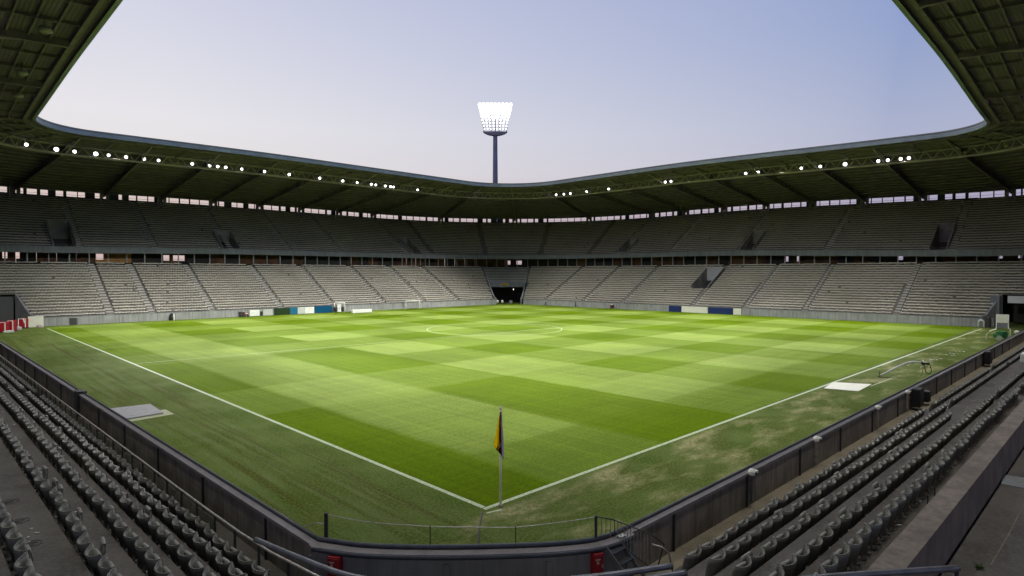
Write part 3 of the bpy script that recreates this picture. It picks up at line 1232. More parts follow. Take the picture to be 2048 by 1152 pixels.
rowsL = [(-8.97, 0.34), (-9.75, 0.78), (-10.62, 1.20), (-11.55, 1.62), (-12.58, 2.03), (-13.9, 2.45)]
rowsR = [(-8.75, 0.62), (-9.75, 1.04), (-10.75, 1.44), (-11.85, 1.90), (-12.8, 2.30)]

near_left = empty('left_terrace', (-12, 40, 0.4), 'dark concrete seating terrace along the left side of the pitch nearest the viewer', 'terrace')
near_right = empty('right_terrace', (40, -12, 0.4), 'dark concrete seating terrace along the right side of the pitch nearest the viewer', 'terrace')
B0, B1 = -9.0, 104.0
mb = MB()


def slabL(a0, a1, z, b0=B0, b1=B1):
    n = 8
    for i in range(n):
        u0, u1 = b0 + (b1 - b0) * i / n, b0 + (b1 - b0) * (i + 1) / n
        mb.add([(Lx(a0, u0), u0, z), (Lx(a1, u0), u0, z), (Lx(a1, u1), u1, z), (Lx(a0, u1), u1, z)], [(0, 1, 2, 3)])


def riserL(a0, z0, z1, b0=B0, b1=B1):
    mb.quad((Lx(a0, b0), b0, z0), (Lx(a0, b1), b1, z0), (Lx(a0, b1), b1, z1), (Lx(a0, b0), b0, z1))


slabL(-7.2, -8.45, 0.10)
riserL(-8.45, 0.10, 0.34)
edge = [-8.45] + [a - 0.22 for a, z in rowsL]
for k, (a, z) in enumerate(rowsL):
    slabL(edge[k], edge[k + 1], z)
    zn = rowsL[k + 1][1] if k + 1 < len(rowsL) else z + 0.45
    riserL(edge[k + 1], z, zn)
a_, z_ = edge[-1], rowsL[-1][1] + 0.45
for k in range(9):
    slabL(a_, a_ - 1.2, z_, 0 if k > 2 else B0)
    riserL(a_ - 1.2, z_, z_ + 0.5, 0 if k > 2 else B0)
    a_ -= 1.2
    z_ += 0.5
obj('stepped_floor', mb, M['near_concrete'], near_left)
# painted seat-row marks on the treads (ring with an inner curl)
for (a, b, z) in ((-13.42, 3.3, 2.453), (-13.38, 1.4, 2.453), (-13.46, 5.2, 2.453)):
    mb = MB()
    for r_, a0, a1 in ((0.20, 0.2, 6.0), (0.10, 0.0, 5.2)):
        pts = [(a + r_ * math.cos(t) * 1.0, b + r_ * math.sin(t)) for t in np.linspace(a0, a1, 18)]
        strip(mb, pts, 0.05, z)
    strip(mb, [(a - 0.1, b), (a + 0.1, b)], 0.045, z + .001)
    obj('painted_mark', mb, M['ink'], near_left)

# left handrail with glass panels behind the walkway
rail = empty('glazed_handrail', (-8.8, 20, 0.5), 'long grey handrail with dirty glass panels in front of the left seat rows', 'handrail')
mb = MB()
rp = [(-8.1, -3.4, 1.30), (-8.25, -2.3, 1.30), (-8.48, -0.6, 1.30), (-8.6, 1.4, 1.30)] + [(Lx(-8.70, b), b, 1.30) for b in np.linspace(4, 100, 30)]
mb.tube(rp, 0.035, 8)
obj('top_rail', mb, M['galv'], rail, smooth=True)
bpos = list(np.arange(-3.0, 70, 1.55))


def rail_x(b):
    for p, q in zip(rp[:-1], rp[1:]):
        if p[1] <= b <= q[1]:
            t = (b - p[1]) / (q[1] - p[1])
            return p[0] + (q[0] - p[0]) * t
    return rp[-1][0]


for b in bpos:
    mb = MB()
    x = rail_x(b)
    mb.box((x, b, 0.72), (0.05, 0.08, 1.14))
    obj('post', mb, M['rail_dark'], rail)
for b, b2 in zip(bpos[:-1], bpos[1:]):
    if b < 3:
        continue
    mb = MB()
    x0, x1 = rail_x(b), rail_x(b2)
    mb.bar((x0, b + .1, 0.78), (x1, b2 - .1, 0.78), 0.012, 0.75)
    obj('glass_panel', mb, M['glass_dirty'], rail)

# right terrace
mb = MB()
A0, A1 = -1.6, 104.0


def slabR(b0, b1, z, a0=A0, a1=A1):
    n = 8
    for i in range(n):
        u0, u1 = a0 + (a1 - a0) * i / n, a0 + (a1 - a0) * (i + 1) / n
        mb.add([(u0, Ry(b0, u0), z), (u1, Ry(b0, u1), z), (u1, Ry(b1, u1), z), (u0, Ry(b1, u0), z)], [(0, 1, 2, 3)])


def riserR(b0, z0, z1, a0=A0, a1=A1):
    mb.quad((a0, Ry(b0, a0), z0), (a1, Ry(b0, a1), z0), (a1, Ry(b0, a1), z1), (a0, Ry(b0, a0), z1))


startR = [-1.0, -1.6, -2.3, -3.2, -4.2]
edgeR = [-8.25] + [b - 0.22 for b, z in rowsR]
for k, (b, z) in enumerate(rowsR):
    slabR(edgeR[k], edgeR[k + 1] if k < 4 else -13.45, z, startR[k])
    zn = rowsR[k + 1][1] if k + 1 < len(rowsR) else None
    if zn:
        riserR(edgeR[k + 1], z, zn, startR[k + 1])
    # end face
    mb.quad((startR[k], Ry(edgeR[k], 0), z), (startR[k], Ry(-13.45, 0), z), (startR[k], Ry(-13.45, 0), 0.3), (startR[k], Ry(edgeR[k], 0), 0.3))
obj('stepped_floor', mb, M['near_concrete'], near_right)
mb = MB()
slabR(-6.9, -8.25, 0.22, -6, A1)
riserR(-8.25, 0.22, 0.62, -1.0)
o_walk = obj('front_walkway', mb, M['walk'], near_right)
mb = MB()
mb.quad((-26, -26, 0.18), (20, -26, 0.18), (20, -6.9, 0.18), (-26, -6.9, 0.18))
mb.quad((-26, -6.9, 0.09), (-7.3, -6.9, 0.09), (-7.3, 10, 0.09), (-26, 10, 0.09))
tag(obj('corner_pavement', mb, M['near_concrete']), kind='structure')

# parapet behind the right rows and the lower floor past it
par = empty('parapet_wall', (30, -13.7, 2.0), 'long rough concrete parapet wall behind the right hand seat rows', 'wall')
mb = MB()
Pn = [(a, Ry(-13.45, a)) for a in np.linspace(-4.5, 104, 24)]
Pf = [(a, Ry(-13.98, a)) for a in np.linspace(-4.5, 104, 24)]
zt, zb_ = 2.98, 1.7
for (p, q, r_, s_2) in zip(Pn[:-1], Pn[1:], Pf[1:], Pf[:-1]):
    mb.add([p + (zb_ + .2,), q + (zb_ + .2,), q + (zt,), p + (zt,), s_2 + (zb_,), r_ + (zb_,), r_ + (zt,), s_2 + (zt,)],
           [(0, 1, 2, 3), (7, 6, 5, 4), (3, 2, 6, 7)])
obj('parapet', mb, M['parapet'], par)
mb = MB()
mb.quad((-4.5, -13.9, 1.88), (104, -15.4, 1.88), (104, -26, 1.88), (-4.5, -26, 1.88))
tag(obj('rear_floor', mb, M['near_concrete']), kind='structure')
mb = MB()
strip(mb, [(3.1, -14.72), (5.5, -14.80), (9.4, -14.86), (40, -15.6)], 0.03, 1.884)
tag(obj('floor_joint', mb, M['parapet']), kind='structure')
mb = MB()
mb.prism([(10.35, -14.12), (11.6, -14.05), (11.7, -14.85), (10.4, -14.9)], 1.88, 1.91)
tag(obj('floor_plate', mb, M['grey_plate'], origin=(11, -14.5, 1.88)), 'flat pale grey metal plate lying on the dark floor behind the parapet', 'plate')
# perimeter walls near the viewer -------------------------------------------
def wall_run(name, label, P_in, P_out, zt, zb, seglen, post_every, group=None, origin=None):
    """P_in/P_out functions of t in metres; builds panels, coping, inner rail"""
    pass


def Lin(b): return (-7.42 - 0.018 * (b + 1), b)
def Lout(b): return (-7.64 - 0.018 * (b + 1), b)
def Rin(a): return (a, -6.84 - 0.013 * a)
def Rout(a): return (a, -7.05 - 0.013 * a)


def build_wall(root, fin, fout, ts, zt, zb, extra_posts):
    cop = MB()
    rl_ = MB()
    for k, (t0, t1) in enumerate(zip(ts[:-1], ts[1:])):
        pn = MB()
        p, q, r_, s_2 = fout(t0 + .012), fout(t1 - .012), fin(t1 - .012), fin(t0 + .012)
        zz = zt - 0.10
        pn.add([p + (zb,), q + (zb,), r_ + (zb - .5,), s_2 + (zb - .5,), p + (zz,), q + (zz,), r_ + (zz,), s_2 + (zz,)],
               [(0, 1, 5, 4), (1, 2, 6, 5), (2, 3, 7, 6), (3, 0, 4, 7), (4, 5, 6, 7)])
        obj('panel', pn, M['panel'], root)
        p, q, r_, s_2 = fout(t0), fout(t1), fin(t1), fin(t0)

        def off(pp, ii, e_):
            d_ = Vector((pp[0] - ii[0], pp[1] - ii[1], 0)).normalized() * e_
            return (pp[0] + d_.x, pp[1] + d_.y)
        po, qo = off(p, s_2, 0.05), off(q, r_, 0.05)
        cop.add([po + (zt - .1,), qo + (zt - .1,), r_ + (zt - .1,), s_2 + (zt - .1,), po + (zt,), qo + (zt,), r_ + (zt,), s_2 + (zt,)],
                [(3, 2, 1, 0), (0, 1, 5, 4), (2, 3, 7, 6), (4, 5, 6, 7)])
    obj('coping', cop, M['coping'], root)
    pts = [fin(t) for t in ts]
    rl_.tube([(x, y, zt + 0.03) for x, y in pts], 0.055, 8)
    obj('edge_rail', rl_, M['rail_blue'], root, smooth=True)
    for t in extra_posts:
        pm = MB()
        p = fout(t)
        i_ = fin(t)
        d_ = Vector((p[0] - i_[0], p[1] - i_[1], 0)).normalized()
        pm.box((p[0] + d_.x * .02, p[1] + d_.y * .02, (zt - .1 + zb) / 2), (0.08, 0.08, zt - .1 - zb))
        obj('post', pm, M['rail_dark'], root)


tsL = [-1.3] + list(np.arange(1.6, 112, 2.7))
wl = empty('left_pitch_wall', (-7.7, 40, 0.3), 'low dark panelled wall with stone coping along the left edge of the turf', 'wall')
build_wall(wl, Lin, Lout, tsL, 1.5, 0.08, tsL[1:30:2])
tsR = [-0.8] + list(np.arange(1.5, 112, 2.55))
wr = empty('right_pitch_wall', (40, -7.2, 0.3), 'low brown grey panelled wall with stone coping along the right edge of the turf', 'wall')
build_wall(wr, Rin, Rout, tsR, 1.5, 0.18, tsR[1:30:2])
# raised joint box in the left wall
mb = MB()
mb.box((-8.05, 28.6, 1.0), (0.5, 0.9, 1.3))
obj('joint_pier', mb, M['rail_dark'], wl)

# curved corner wall
cw = empty('curved_corner_wall', (-5, -5, 0.3), 'curved grey wall closing the near corner of the turf below the glass balustrade', 'wall')
cin = [(-7.40, -1.3), (-6.75, -2.45), (-5.9, -3.45), (-5.0, -4.35), (-4.0, -5.25), (-2.95, -6.1), (-1.9, -6.7), (-0.8, -6.85)]


def smooth_poly(P, n=6):
    out = []
    P = [P[0]] + P + [P[-1]]
    for i in range(1, len(P) - 2):
        for j in range(n):
            t = j / n
            q = []
            for d_ in range(len(P[0])):
                p0_, p1_, p2_, p3_ = P[i - 1][d_], P[i][d_], P[i + 1][d_], P[i + 2][d_]
                q.append(0.5 * ((2 * p1_) + (-p0_ + p2_) * t + (2 * p0_ - 5 * p1_ + 4 * p2_ - p3_) * t * t + (-p0_ + 3 * p1_ - 3 * p2_ + p3_) * t ** 3))
            out.append(tuple(q))
    out.append(P[-1])
    return out


cs_ = smooth_poly(cin, 5)


def offset_poly(P, d_):
    out = []
    for i, p in enumerate(P):
        a, b = P[max(i - 1, 0)], P[min(i + 1, len(P) - 1)]
        t = Vector((b[0] - a[0], b[1] - a[1])).normalized()
        nrm = Vector((t.y, -t.x))
        if nrm.x + nrm.y > 0:
            nrm = -nrm
        out.append((p[0] + nrm.x * d_, p[1] + nrm.y * d_))
    return out


c_out = offset_poly(cs_, 0.36)
c_face = offset_poly(cs_, 0.28)
mb = MB()
for i in range(len(cs_) - 1):
    mb.quad(c_face[i] + (0.0,), c_face[i + 1] + (0.0,), c_face[i + 1] + (1.22,), c_face[i] + (1.22,))
    mb.quad(cs_[i] + (-0.05,), cs_[i] + (1.4,), cs_[i + 1] + (1.4,), cs_[i + 1] + (-0.05,))
obj('wall_face', mb, M['curved_wall'], cw)
mb = MB()
mb.prism([Lin(-1.3), (-7.72, -1.28), (-7.74, -1.5), c_out[2], cs_[2]][::-1], 1.395, 1.497)
mb.prism([(-7.66, -1.27), (-7.70, -1.6), c_face[3], (-7.3, -1.4)], 0.0, 1.395)
obj('corner_cap', mb, M['coping'], cw)
mb = MB()
c_lip = offset_poly(cs_, 0.30)
for i in range(len(cs_) - 1):
    mb.quad(c_lip[i] + (1.22,), c_lip[i + 1] + (1.22,), c_lip[i + 1] + (1.40,), c_lip[i] + (1.40,))
    mb.quad(c_face[i] + (1.22,), c_face[i + 1] + (1.22,), c_lip[i + 1] + (1.22,), c_lip[i] + (1.22,))
obj('upper_band', mb, M['curved_wall'], cw)
mb = MB()
for i in range(len(cs_) - 1):
    mb.add([cs_[i] + (1.40,), cs_[i + 1] + (1.40,), c_out[i + 1] + (1.40,), c_out[i] + (1.40,),
            cs_[i] + (1.50,), cs_[i + 1] + (1.50,), c_out[i + 1] + (1.50,), c_out[i] + (1.50,)],
           [(0, 1, 2, 3), (4, 7, 6, 5), (2, 3, 7, 6)])
obj('coping', mb, M['coping'], cw)
mb = MB()
mb.tube([p + (1.42,) for p in offset_poly(cs_, 0.34)], 0.07, 8)
obj('edge_roll', mb, M['rail_blue'], cw, smooth=True)
mb = MB()
mb.tube([p + (1.55,) for p in cs_], 0.07, 8)
obj('edge_rail', mb, M['rail_blue'], cw, smooth=True)
for i in (0, 14, 24, 34):
    mb = MB()
    p, q = c_face[i], c_face[i + 1]
    ag = math.atan2(q[1] - p[1], q[0] - p[0])
    mb.box((p[0], p[1], 0.72), (0.28 if i in (0, 34) else 0.16, 0.10, 1.0), ag)
    obj('pilaster', mb, M['fascia'] if i in (0, 34) else M['curved_wall'], cw)


# red cabinets fixed to the outside of the curved wall
def cabinet(i, label, wd):
    p, q = c_face[i], c_face[i + 1]
    ag = math.atan2(q[1] - p[1], q[0] - p[0])
    t = Vector((math.cos(ag), math.sin(ag), 0))
    nrm = Vector((t.y, -t.x, 0))
    if nrm.x + nrm.y > 0:
        nrm = -nrm
    c_ = Vector((p[0], p[1], 0.98)) + nrm * 0.10
    e = empty('fire_cabinet', (c_.x, c_.y, 0.5), label, 'cabinet', 'red cabinets on the curved wall')
    mb = MB()
    mb.box(c_, (wd, 0.2, 0.76), ag)
    obj('case', mb, M['red'], e, bevel=0.012)
    mb = MB()
    mb.box(c_ + nrm * 0.11, (wd * 0.88, 0.025, 0.68), ag)
    d_ = obj('door', mb, M['red'], e, bevel=0.006)
    mb = MB()
    mb.box(c_ + nrm * 0.13 + t * wd * 0.32 + Vector((0, 0, 0.05)), (0.03, 0.03, 0.1), ag)
    obj('handle', mb, M['galv'], d_)
    mb = MB()
    for k_, (ln, zz) in enumerate(((0.16, 0.25), (0.11, 0.215), (0.06, 0.15))):
        mb.box(c_ + nrm * 0.126 - t * 0.04 + Vector((0, 0, zz)), (ln, 0.006, 0.014 if k_ < 2 else 0.05), ag)
    obj('notice', mb, M['palegreen'], d_)


cabinet(3, 'dark red cabinet on the left end of the curved corner wall', 0.36)
cabinet(29, 'dark red cabinet on the right end of the curved wall beside the stair gate', 0.30)

# glass balustrade on the curved wall
gb = empty('glass_balustrade', (-5, -4.6, 1.5), 'clear glass balustrade with thin posts on top of the curved corner wall', 'balustrade')
gl = [(-7.25, -1.38), (-6.55, -2.55), (-5.45, -3.75), (-4.6, -4.62), (-3.8, -5.38), (-2.8, -6.12), (-1.95, -6.68)]
gls = smooth_poly(gl, 5)
idx = {0: 0, 2: 10, 4: 20, 6: 30}
hts = {0: 2.22, 10: 2.05, 20: 2.03, 30: 2.16}


def gh(i):
    ks = sorted(hts)
    for a, b in zip(ks[:-1], ks[1:]):
        if a <= i <= b:
            t = (i - a) / (b - a)
            return hts[a] * (1 - t) + hts[b] * t
    return 2.0


for a, b in ((0, 10), (10, 20), (20, 30)):
    mb = MB()
    for i in range(a, b):
        p, q = gls[i], gls[i + 1]
        mb.quad(p + (1.52,), q + (1.52,), q + (gh(i + 1),), p + (gh(i),))
    pane = obj('glass_pane', mb, M['glass'], gb)
    sm_ = pane.modifiers.new('thick', 'SOLIDIFY')
    sm_.thickness = 0.016
mb = MB()
mb.tube([gls[i] + (gh(i) + .005,) for i in range(31)], 0.011, 6)
obj('top_edge', mb, M['galv'], gb)
for i, wd in ((0, 0.09), (10, 0.025), (20, 0.025), (30, 0.07)):
    mb = MB()
    mb.box(gls[i] + ((1.46 + gh(i) + .03) / 2,), (wd, wd, gh(i) - 1.4), R(45))
    obj('post', mb, M['rail_grey'] if wd > .1 else M['rail_dark'], gb)
mb = MB()
mb.tube([(-7.25, -1.38, 1.95), (-7.3, -0.9, 1.85), (-7.35, -0.4, 1.62)], 0.02, 6)
obj('brace', mb, M['galv'], gb)

# steel stair with bars over the right end of the curved wall
sg = empty('stair_gate', (-1.4, -7.3, 0.45), 'small steel stair with vertical bars crossing the wall at the right end of the glass', 'stair')
top0 = Vector((-1.95, -6.72, 2.18))
top1 = Vector((-1.38, -6.9, 1.98))
top2 = Vector((-1.55, -8.2, 2.02))
h_ = 0.95
mb = MB()
mb.tube([top0, top1], 0.017, 6)
mb.tube([top1, top2], 0.017, 6)
mb.tube([top1 - Vector((0, 0, .55)), top2 - Vector((0, 0, .9))], 0.02, 6)
mb.tube([top2, (-1.0, -8.25, 1.6), (-0.3, -7.6, 0.4)], 0.02, 6)
obj('frame', mb, M['rail_dark'], sg, smooth=True)
for p, q, n_ in ((top0, top1, 4), (top1, top2, 11)):
    for k in range(n_ + 1):
        c_ = p + (q - p) * (k / n_)
        mb = MB()
        mb.bar(c_, c_ - Vector((0, 0, 0.55 if n_ == 4 else 0.6 + 0.3 * k / n_)), 0.014)
        obj('bar', mb, M['galv'], sg)
mb = MB()
for k in range(5):
    c_ = Vector((-1.75, -7.25, 1.36)) + Vector((-0.02, -0.26, -0.2)) * k
    mb.box(c_, (0.55, 0.22, 0.03))
obj('tread', mb, M['rail_dark'], sg)
mb = MB()
mb.bar((-1.44, -7.1, 1.45), (-1.52, -8.5, 0.35), 0.03, 0.12)
mb.bar((-2.04, -7.1, 1.45), (-2.12, -8.5, 0.35), 0.03, 0.12)
obj('stringer', mb, M['rail_grey'], sg)
mb = MB()
mb.tube([(-1.53, -8.2, 1.75), (-1.45, -8.45, 1.74), (-1.35, -8.6, 1.6), (-1.25, -8.7, 0.95)], 0.024, 8)
obj('hand_loop', mb, M['galv'], sg, smooth=True)
# white sheet scraps caught in the rail
mb = MB()
mb.quad((-1.35, -6.95, 1.53), (-1.1, -6.97, 1.525), (-1.12, -7.12, 1.53), (-1.36, -7.1, 1.525))
sc2 = obj('loose_sheet', mb, M['palegreen'], origin=(-1.3, -7.2, 1.55))
sc2.modifiers.new('thick', 'SOLIDIFY').thickness = 0.01
tag(sc2, 'pale crumpled sheet lying on the wall top beside the steel stair', 'sheet')


# foreground tube handrails
def tube_rail(pts, r_, posts, label, m_='rail_grey'):
    e = empty('tube_handrail', tuple(pts[0][:2]) + (0.3,), label, 'handrail', 'curved tube handrails of the near corner')
    mb = MB()
    mb.tube(smooth_poly([tuple(p) for p in pts], 6), r_, 12)
    obj('rail', mb, M[m_], e, smooth=True)
    for p in posts:
        mb = MB()
        mb.tube([(p[0], p[1], p[2] - r_), (p[0], p[1], 0.3)], r_ * 0.7, 8)
        obj('post', mb, M['rail_dark'], e, smooth=True)
    return e


tube_rail([(-9.62, -2.45, 2.6), (-9.3, -4.1, 2.6), (-8.95, -5.5, 2.6), (-8.2, -7.0, 2.6), (-7.2, -8.2, 2.6)], 0.06,
          [(-8.6, -6.4, 2.6)], 'thick grey tube handrail curving along the bottom left in front of the red cabinet')
tube_rail([(-3.75, -10.1, 2.6), (-5.1, -9.35, 2.6), (-6.2, -8.6, 2.6), (-7.0, -7.9, 2.6)], 0.065,
          [(-6.4, -8.5, 2.6)], 'grey tube handrail ending below the stair gate, upper one of the pair')
tube_rail([(-3.72, -10.42, 2.55), (-4.4, -10.05, 2.55), (-5.3, -9.6, 2.55), (-6.4, -9.0, 2.55)], 0.065,
          [(-5.6, -9.4, 2.55)], 'grey tube handrail ending below the stair gate, lower one of the pair')
tube_rail([(-1.75, -14.8, 3.5), (-2.8, -13.98, 3.5), (-3.9, -13.15, 3.5), (-5.2, -12.3, 3.5)], 0.06,
          [(-1.78, -14.78, 3.5), (-4.8, -12.5, 3.5)], 'straight grey tube handrail along the bottom right ending in a post')

# ------------------------------------------------------------------ near seats
def seat_shell():
    """curved backrest, local +y faces the pitch, origin on the tread under the back"""
    mb = MB()
    nA, nZ = 12, 6
    W2, D = 0.375, 0.20
    rows = []
    for iz in range(nZ + 1):
        t = iz / nZ
        z = 0.07 + 0.52 * t
        sc = 0.84 + 0.16 * math.sin(t * math.pi * 0.5)
        lean = -0.13 * t
        r_ = []
        for i in range(nA + 1):
            u = -1 + 2 * i / nA
            x = W2 * sc * math.sin(u * 1.15) / math.sin(1.15)
            y = D * (1 - math.cos(u * 1.15)) / (1 - math.cos(1.15)) + lean
            zz = z
            if iz == nZ:
                zz = z + 0.055 * abs(u) ** 3
            r_.append((x, y, zz))
        rows.append(r_)
    th = 0.035
    outer, inner = [], []
    for r_ in rows:
        for i, (x, y, z) in enumerate(r_):
            a = r_[max(i - 1, 0)]
            b = r_[min(i + 1, nA)]
            tx, ty = b[0] - a[0], b[1] - a[1]
            L = math.hypot(tx, ty)
            nx, ny = ty / L, -tx / L
            outer.append((x + nx * th / 2, y + ny * th / 2, z))
            inner.append((x - nx * th / 2, y - ny * th / 2, z))
    n = nA + 1
    V = outer + inner
    F = []
    o2 = len(outer)
    for iz in range(nZ):
        for i in range(nA):
            a = iz * n + i
            F.append((a, a + 1, a + n + 1, a + n))
            F.append((a + o2, a + n + o2, a + n + 1 + o2, a + 1 + o2))
    for i in range(nA):
        a = nZ * n + i
        F.append((a, a + 1, a + 1 + o2, a + o2))
        F.append((i, i + o2, i + 1 + o2, i + 1))
    for iz in range(nZ):
        for c in (0, nA):
            a = iz * n + c
            F.append((a, a + n, a + n + o2, a + o2))
    mb.add(V, F)
    # rolled top rim
    rim = [(x, y, z + 0.005) for x, y, z in rows[-1]]
    mb.tube(rim, 0.020, 6)
    return mb


def seat_pan():
    mb = MB()
    prof = [(-0.235, 0.16), (-0.22, 0.0), (-0.19, -0.06)]
    # folded-up pan: rounded slab standing nearly upright in front of the back
    n = 10
    V, F = [], []
    for s_, yo in ((0, 0.0), (1, 0.06)):
        for iz in range(6):
            t = iz / 5
            z = 0.14 + 0.42 * t
            wv_ = 0.29 * (1 - 0.18 * abs(t - 0.35) ** 1.5)
            if t > 0.95:
                wv_ *= 0.86
            for i in range(n + 1):
                u = -1 + 2 * i / n
                V.append((wv_ * u, 0.10 + yo + 0.03 * (1 - u * u) * (-1 if s_ == 0 else 1) * 0.4 - 0.05 * t + 0.02 * math.sin(t * 3.1), z))
    m_ = n + 1
    half = 6 * m_
    for iz in range(5):
        for i in range(n):
            a = iz * m_ + i
            F.append((a, a + m_, a + m_ + 1, a + 1))
            F.append((a + half, a + 1 + half, a + m_ + 1 + half, a + m_ + half))
    for i in range(n):
        F.append((i, i + 1, i + 1 + half, i + half))
        a = 5 * m_ + i
        F.append((a, a + half, a + 1 + half, a + 1))
    for iz in range(5):
        for c in (0, n):
            a = iz * m_ + c
            F.append((a, a + half, a + half + m_, a + m_))
    mb.add(V, F)
    return mb


def seat_bracket():
    mb = MB()
    for x in (-0.2, 0.2):
        mb.bar((x, 0.02, 0.0), (x, 0.02, 0.2), 0.05, 0.03)
        mb.bar((x, 0.02, 0.12), (x, 0.2, 0.16), 0.03, 0.03)
        mb.box((x, 0.02, 0.01), (0.1, 0.12, 0.02))
    mb.bar((-0.22, 0.05, 0.15), (0.22, 0.05, 0.15), 0.035)
    return mb


def mesh_of(name, mb, m, smooth):
    me = bpy.data.meshes.new(name)
    me.from_pydata([tuple(v) for v in mb.v], [], mb.f)
    me.materials.append(m)
    if smooth:
        me.shade_smooth()
    me.update()
    return me


ms_shell = mesh_of('backrest', seat_shell(), M['seat'], True)
ms_pan = mesh_of('seat_pan', seat_pan(), M['seat_pan'], True)
ms_br = mesh_of('bracket', seat_bracket(), M['rust'], False)

cand = []   # (depth, side, row, x, y, z, rot)
SP = 0.70
RSP = {0: 0.74}
Fv = Vector((math.cos(R(45.27)), math.sin(R(45.27)), 0))
Rv = Vector((math.sin(R(45.27)), -math.cos(R(45.27)), 0))


def pix(x, y, z):
    d_ = Vector((x - CAMP[0], y - CAMP[1], 0))
    dep = d_.dot(Fv)
    if dep < 1:
        return None
    hh = (8.9 - z) / dep
    return 1024 + 1206 * d_.dot(Rv) / dep, 548 + 1206 * hh, dep


for k, (a, z) in enumerate(rowsL):
    n_ = 0
    for b in np.arange(-7.5 + 0.2 * k, 101, 0.86):
        if any(abs(b - q) < 0.8 for q in (33.0, 62.0, 90.0)):
            continue
        x = Lx(a, b)
        rot = -R(90) - DL + random.gauss(0, 0.05)
        p_ = pix(x, b, z + 0.5)
        if p_ is None:
            continue
        vis = -20 < p_[0] < 2070 and p_[1] < 1175
        cand.append((p_[2] if vis else 999, 'L', k, x, b, z, rot, vis))
for k, (b, z) in enumerate(rowsR):
    for a in np.arange(startR[k] + 0.9, 101, 0.74):
        if any(abs(a - q) < 0.8 for q in (26.5, 48.0, 72.0)):
            continue
        if k == 2 and a > 21:
            continue
        y = Ry(b, a)
        rot = 0.0 + DR + random.gauss(0, 0.05)
        p_ = pix(a, y, z + 0.5)
        if p_ is None:
            continue
        vis = -20 < p_[0] < 2070 and p_[1] < 1175
        cand.append((p_[2] if vis else 999, 'R', k, a, y, z, rot, vis))
cand.sort(key=lambda c: c[0])
near_sel = [c for c in cand if c[7]][:300]
rest = [c for c in cand if c not in near_sel and (c[7] or c[0] > 900)]
ORD = ['first', 'second', 'third', 'fourth', 'fifth', 'sixth', 'seventh', 'eighth', 'ninth', 'tenth', 'eleventh', 'twelfth', 'thirteenth',
       'fourteenth', 'fifteenth', 'sixteenth', 'seventeenth', 'eighteenth', 'nineteenth', 'twentieth']


def ordn(i):
    if i < 20:
        return ORD[i]
    tens = ['twenty', 'thirty', 'forty', 'fifty', 'sixty', 'seventy', 'eighty', 'ninety']
    tn = {20: 'twentieth', 30: 'thirtieth', 40: 'fortieth', 50: 'fiftieth', 60: 'sixtieth', 70: 'seventieth', 80: 'eightieth'}
    q = i + 1
    return tn[q] if q % 10 == 0 else tens[q // 10 - 2] + '-' + ORD[q % 10 - 1]


ROWN = ['front', 'second', 'third', 'fourth', 'fifth', 'sixth']
cnt = {}
near_sel.sort(key=lambda c: (c[1], c[2], c[0]))
for (dep, sd, k, x, y, z, rot, vis) in near_sel:
    i = cnt.get((sd, k), 0)
    cnt[(sd, k)] = i + 1
    side = 'left' if sd == 'L' else 'right'
    lab = 'grey flip up seat, %s row of the %s terrace, %s counting from the viewer' % (ROWN[k], side, ordn(i))
    e = empty('stadium_seat', (x, y, z), lab, 'seat', 'flip up seats of the near %s terrace' % side)
    e.rotation_euler = (0, 0, rot)
    tilt = random.gauss(0, 0.05)
    sc = (1.08 if sd == 'L' else 0.99) * (0.97 + random.random() * 0.04)
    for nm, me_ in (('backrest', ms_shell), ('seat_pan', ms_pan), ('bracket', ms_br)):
        o_ = bpy.data.objects.new(nm, me_)
        COL.objects.link(o_)
        o_.parent = e
        o_.scale = (sc, sc, sc)
        if nm != 'bracket':
            o_.rotation_euler = (tilt, 0, 0)
        if nm == 'seat_pan' and random.random() < 0.12:
            o_.rotation_euler = (-0.25, 0, 0)
            o_.location = (0, 0.08, -0.02)
# the more distant near seats: one object
TMB = MB()
shell_lo, pan_lo = seat_shell(), seat_pan()
Vt = np.array([tuple(v) for v in shell_lo.v] + [tuple(v) for v in pan_lo.v], dtype=np.float32)
Ft = [f for f in shell_lo.f if len(f) == 4] + [tuple(i + len(shell_lo.v) for i in f) for f in pan_lo.f]
Ft = np.array(Ft, dtype=np.int32)
n = len(rest)
P_ = np.array([(c[3], c[4], c[5]) for c in rest], dtype=np.float32)
An = np.array([c[6] for c in rest], dtype=np.float32)
c_, s_ = np.cos(An)[:, None], np.sin(An)[:, None]
Sc = np.array([1.08 if c[1] == 'L' else 0.99 for c in rest], dtype=np.float32)[:, None]
X = (Vt[None, :, 0] * c_ - Vt[None, :, 1] * s_) * Sc + P_[:, 0:1]
Y = (Vt[None, :, 0] * s_ + Vt[None, :, 1] * c_) * Sc + P_[:, 1:2]
Z = np.repeat(Vt[None, :, 2], n, 0) * Sc + P_[:, 2:3]
VV = np.stack([X, Y, Z], -1).reshape(-1, 3)
FF = (Ft[None] + (np.arange(n) * len(Vt))[:, None, None]).reshape(-1, 4)
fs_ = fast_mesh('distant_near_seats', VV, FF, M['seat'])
fs_.data.shade_smooth()
tag(fs_, 'dark grey seats receding into the distance along both near terraces', 'seats', kind='stuff')

# ------------------------------------------------------------------ roof
roof = empty('stadium_roof', (52, 52, 28), 'dark green steel canopy roof running round the stadium above the stands', 'roof')


def zroof(o_):
    if o_ < 10.4:
        return 33.05 - 0.45 * o_ / 10.4
    return 32.6 - 4.55 * (o_ - 10.4) / 33.3


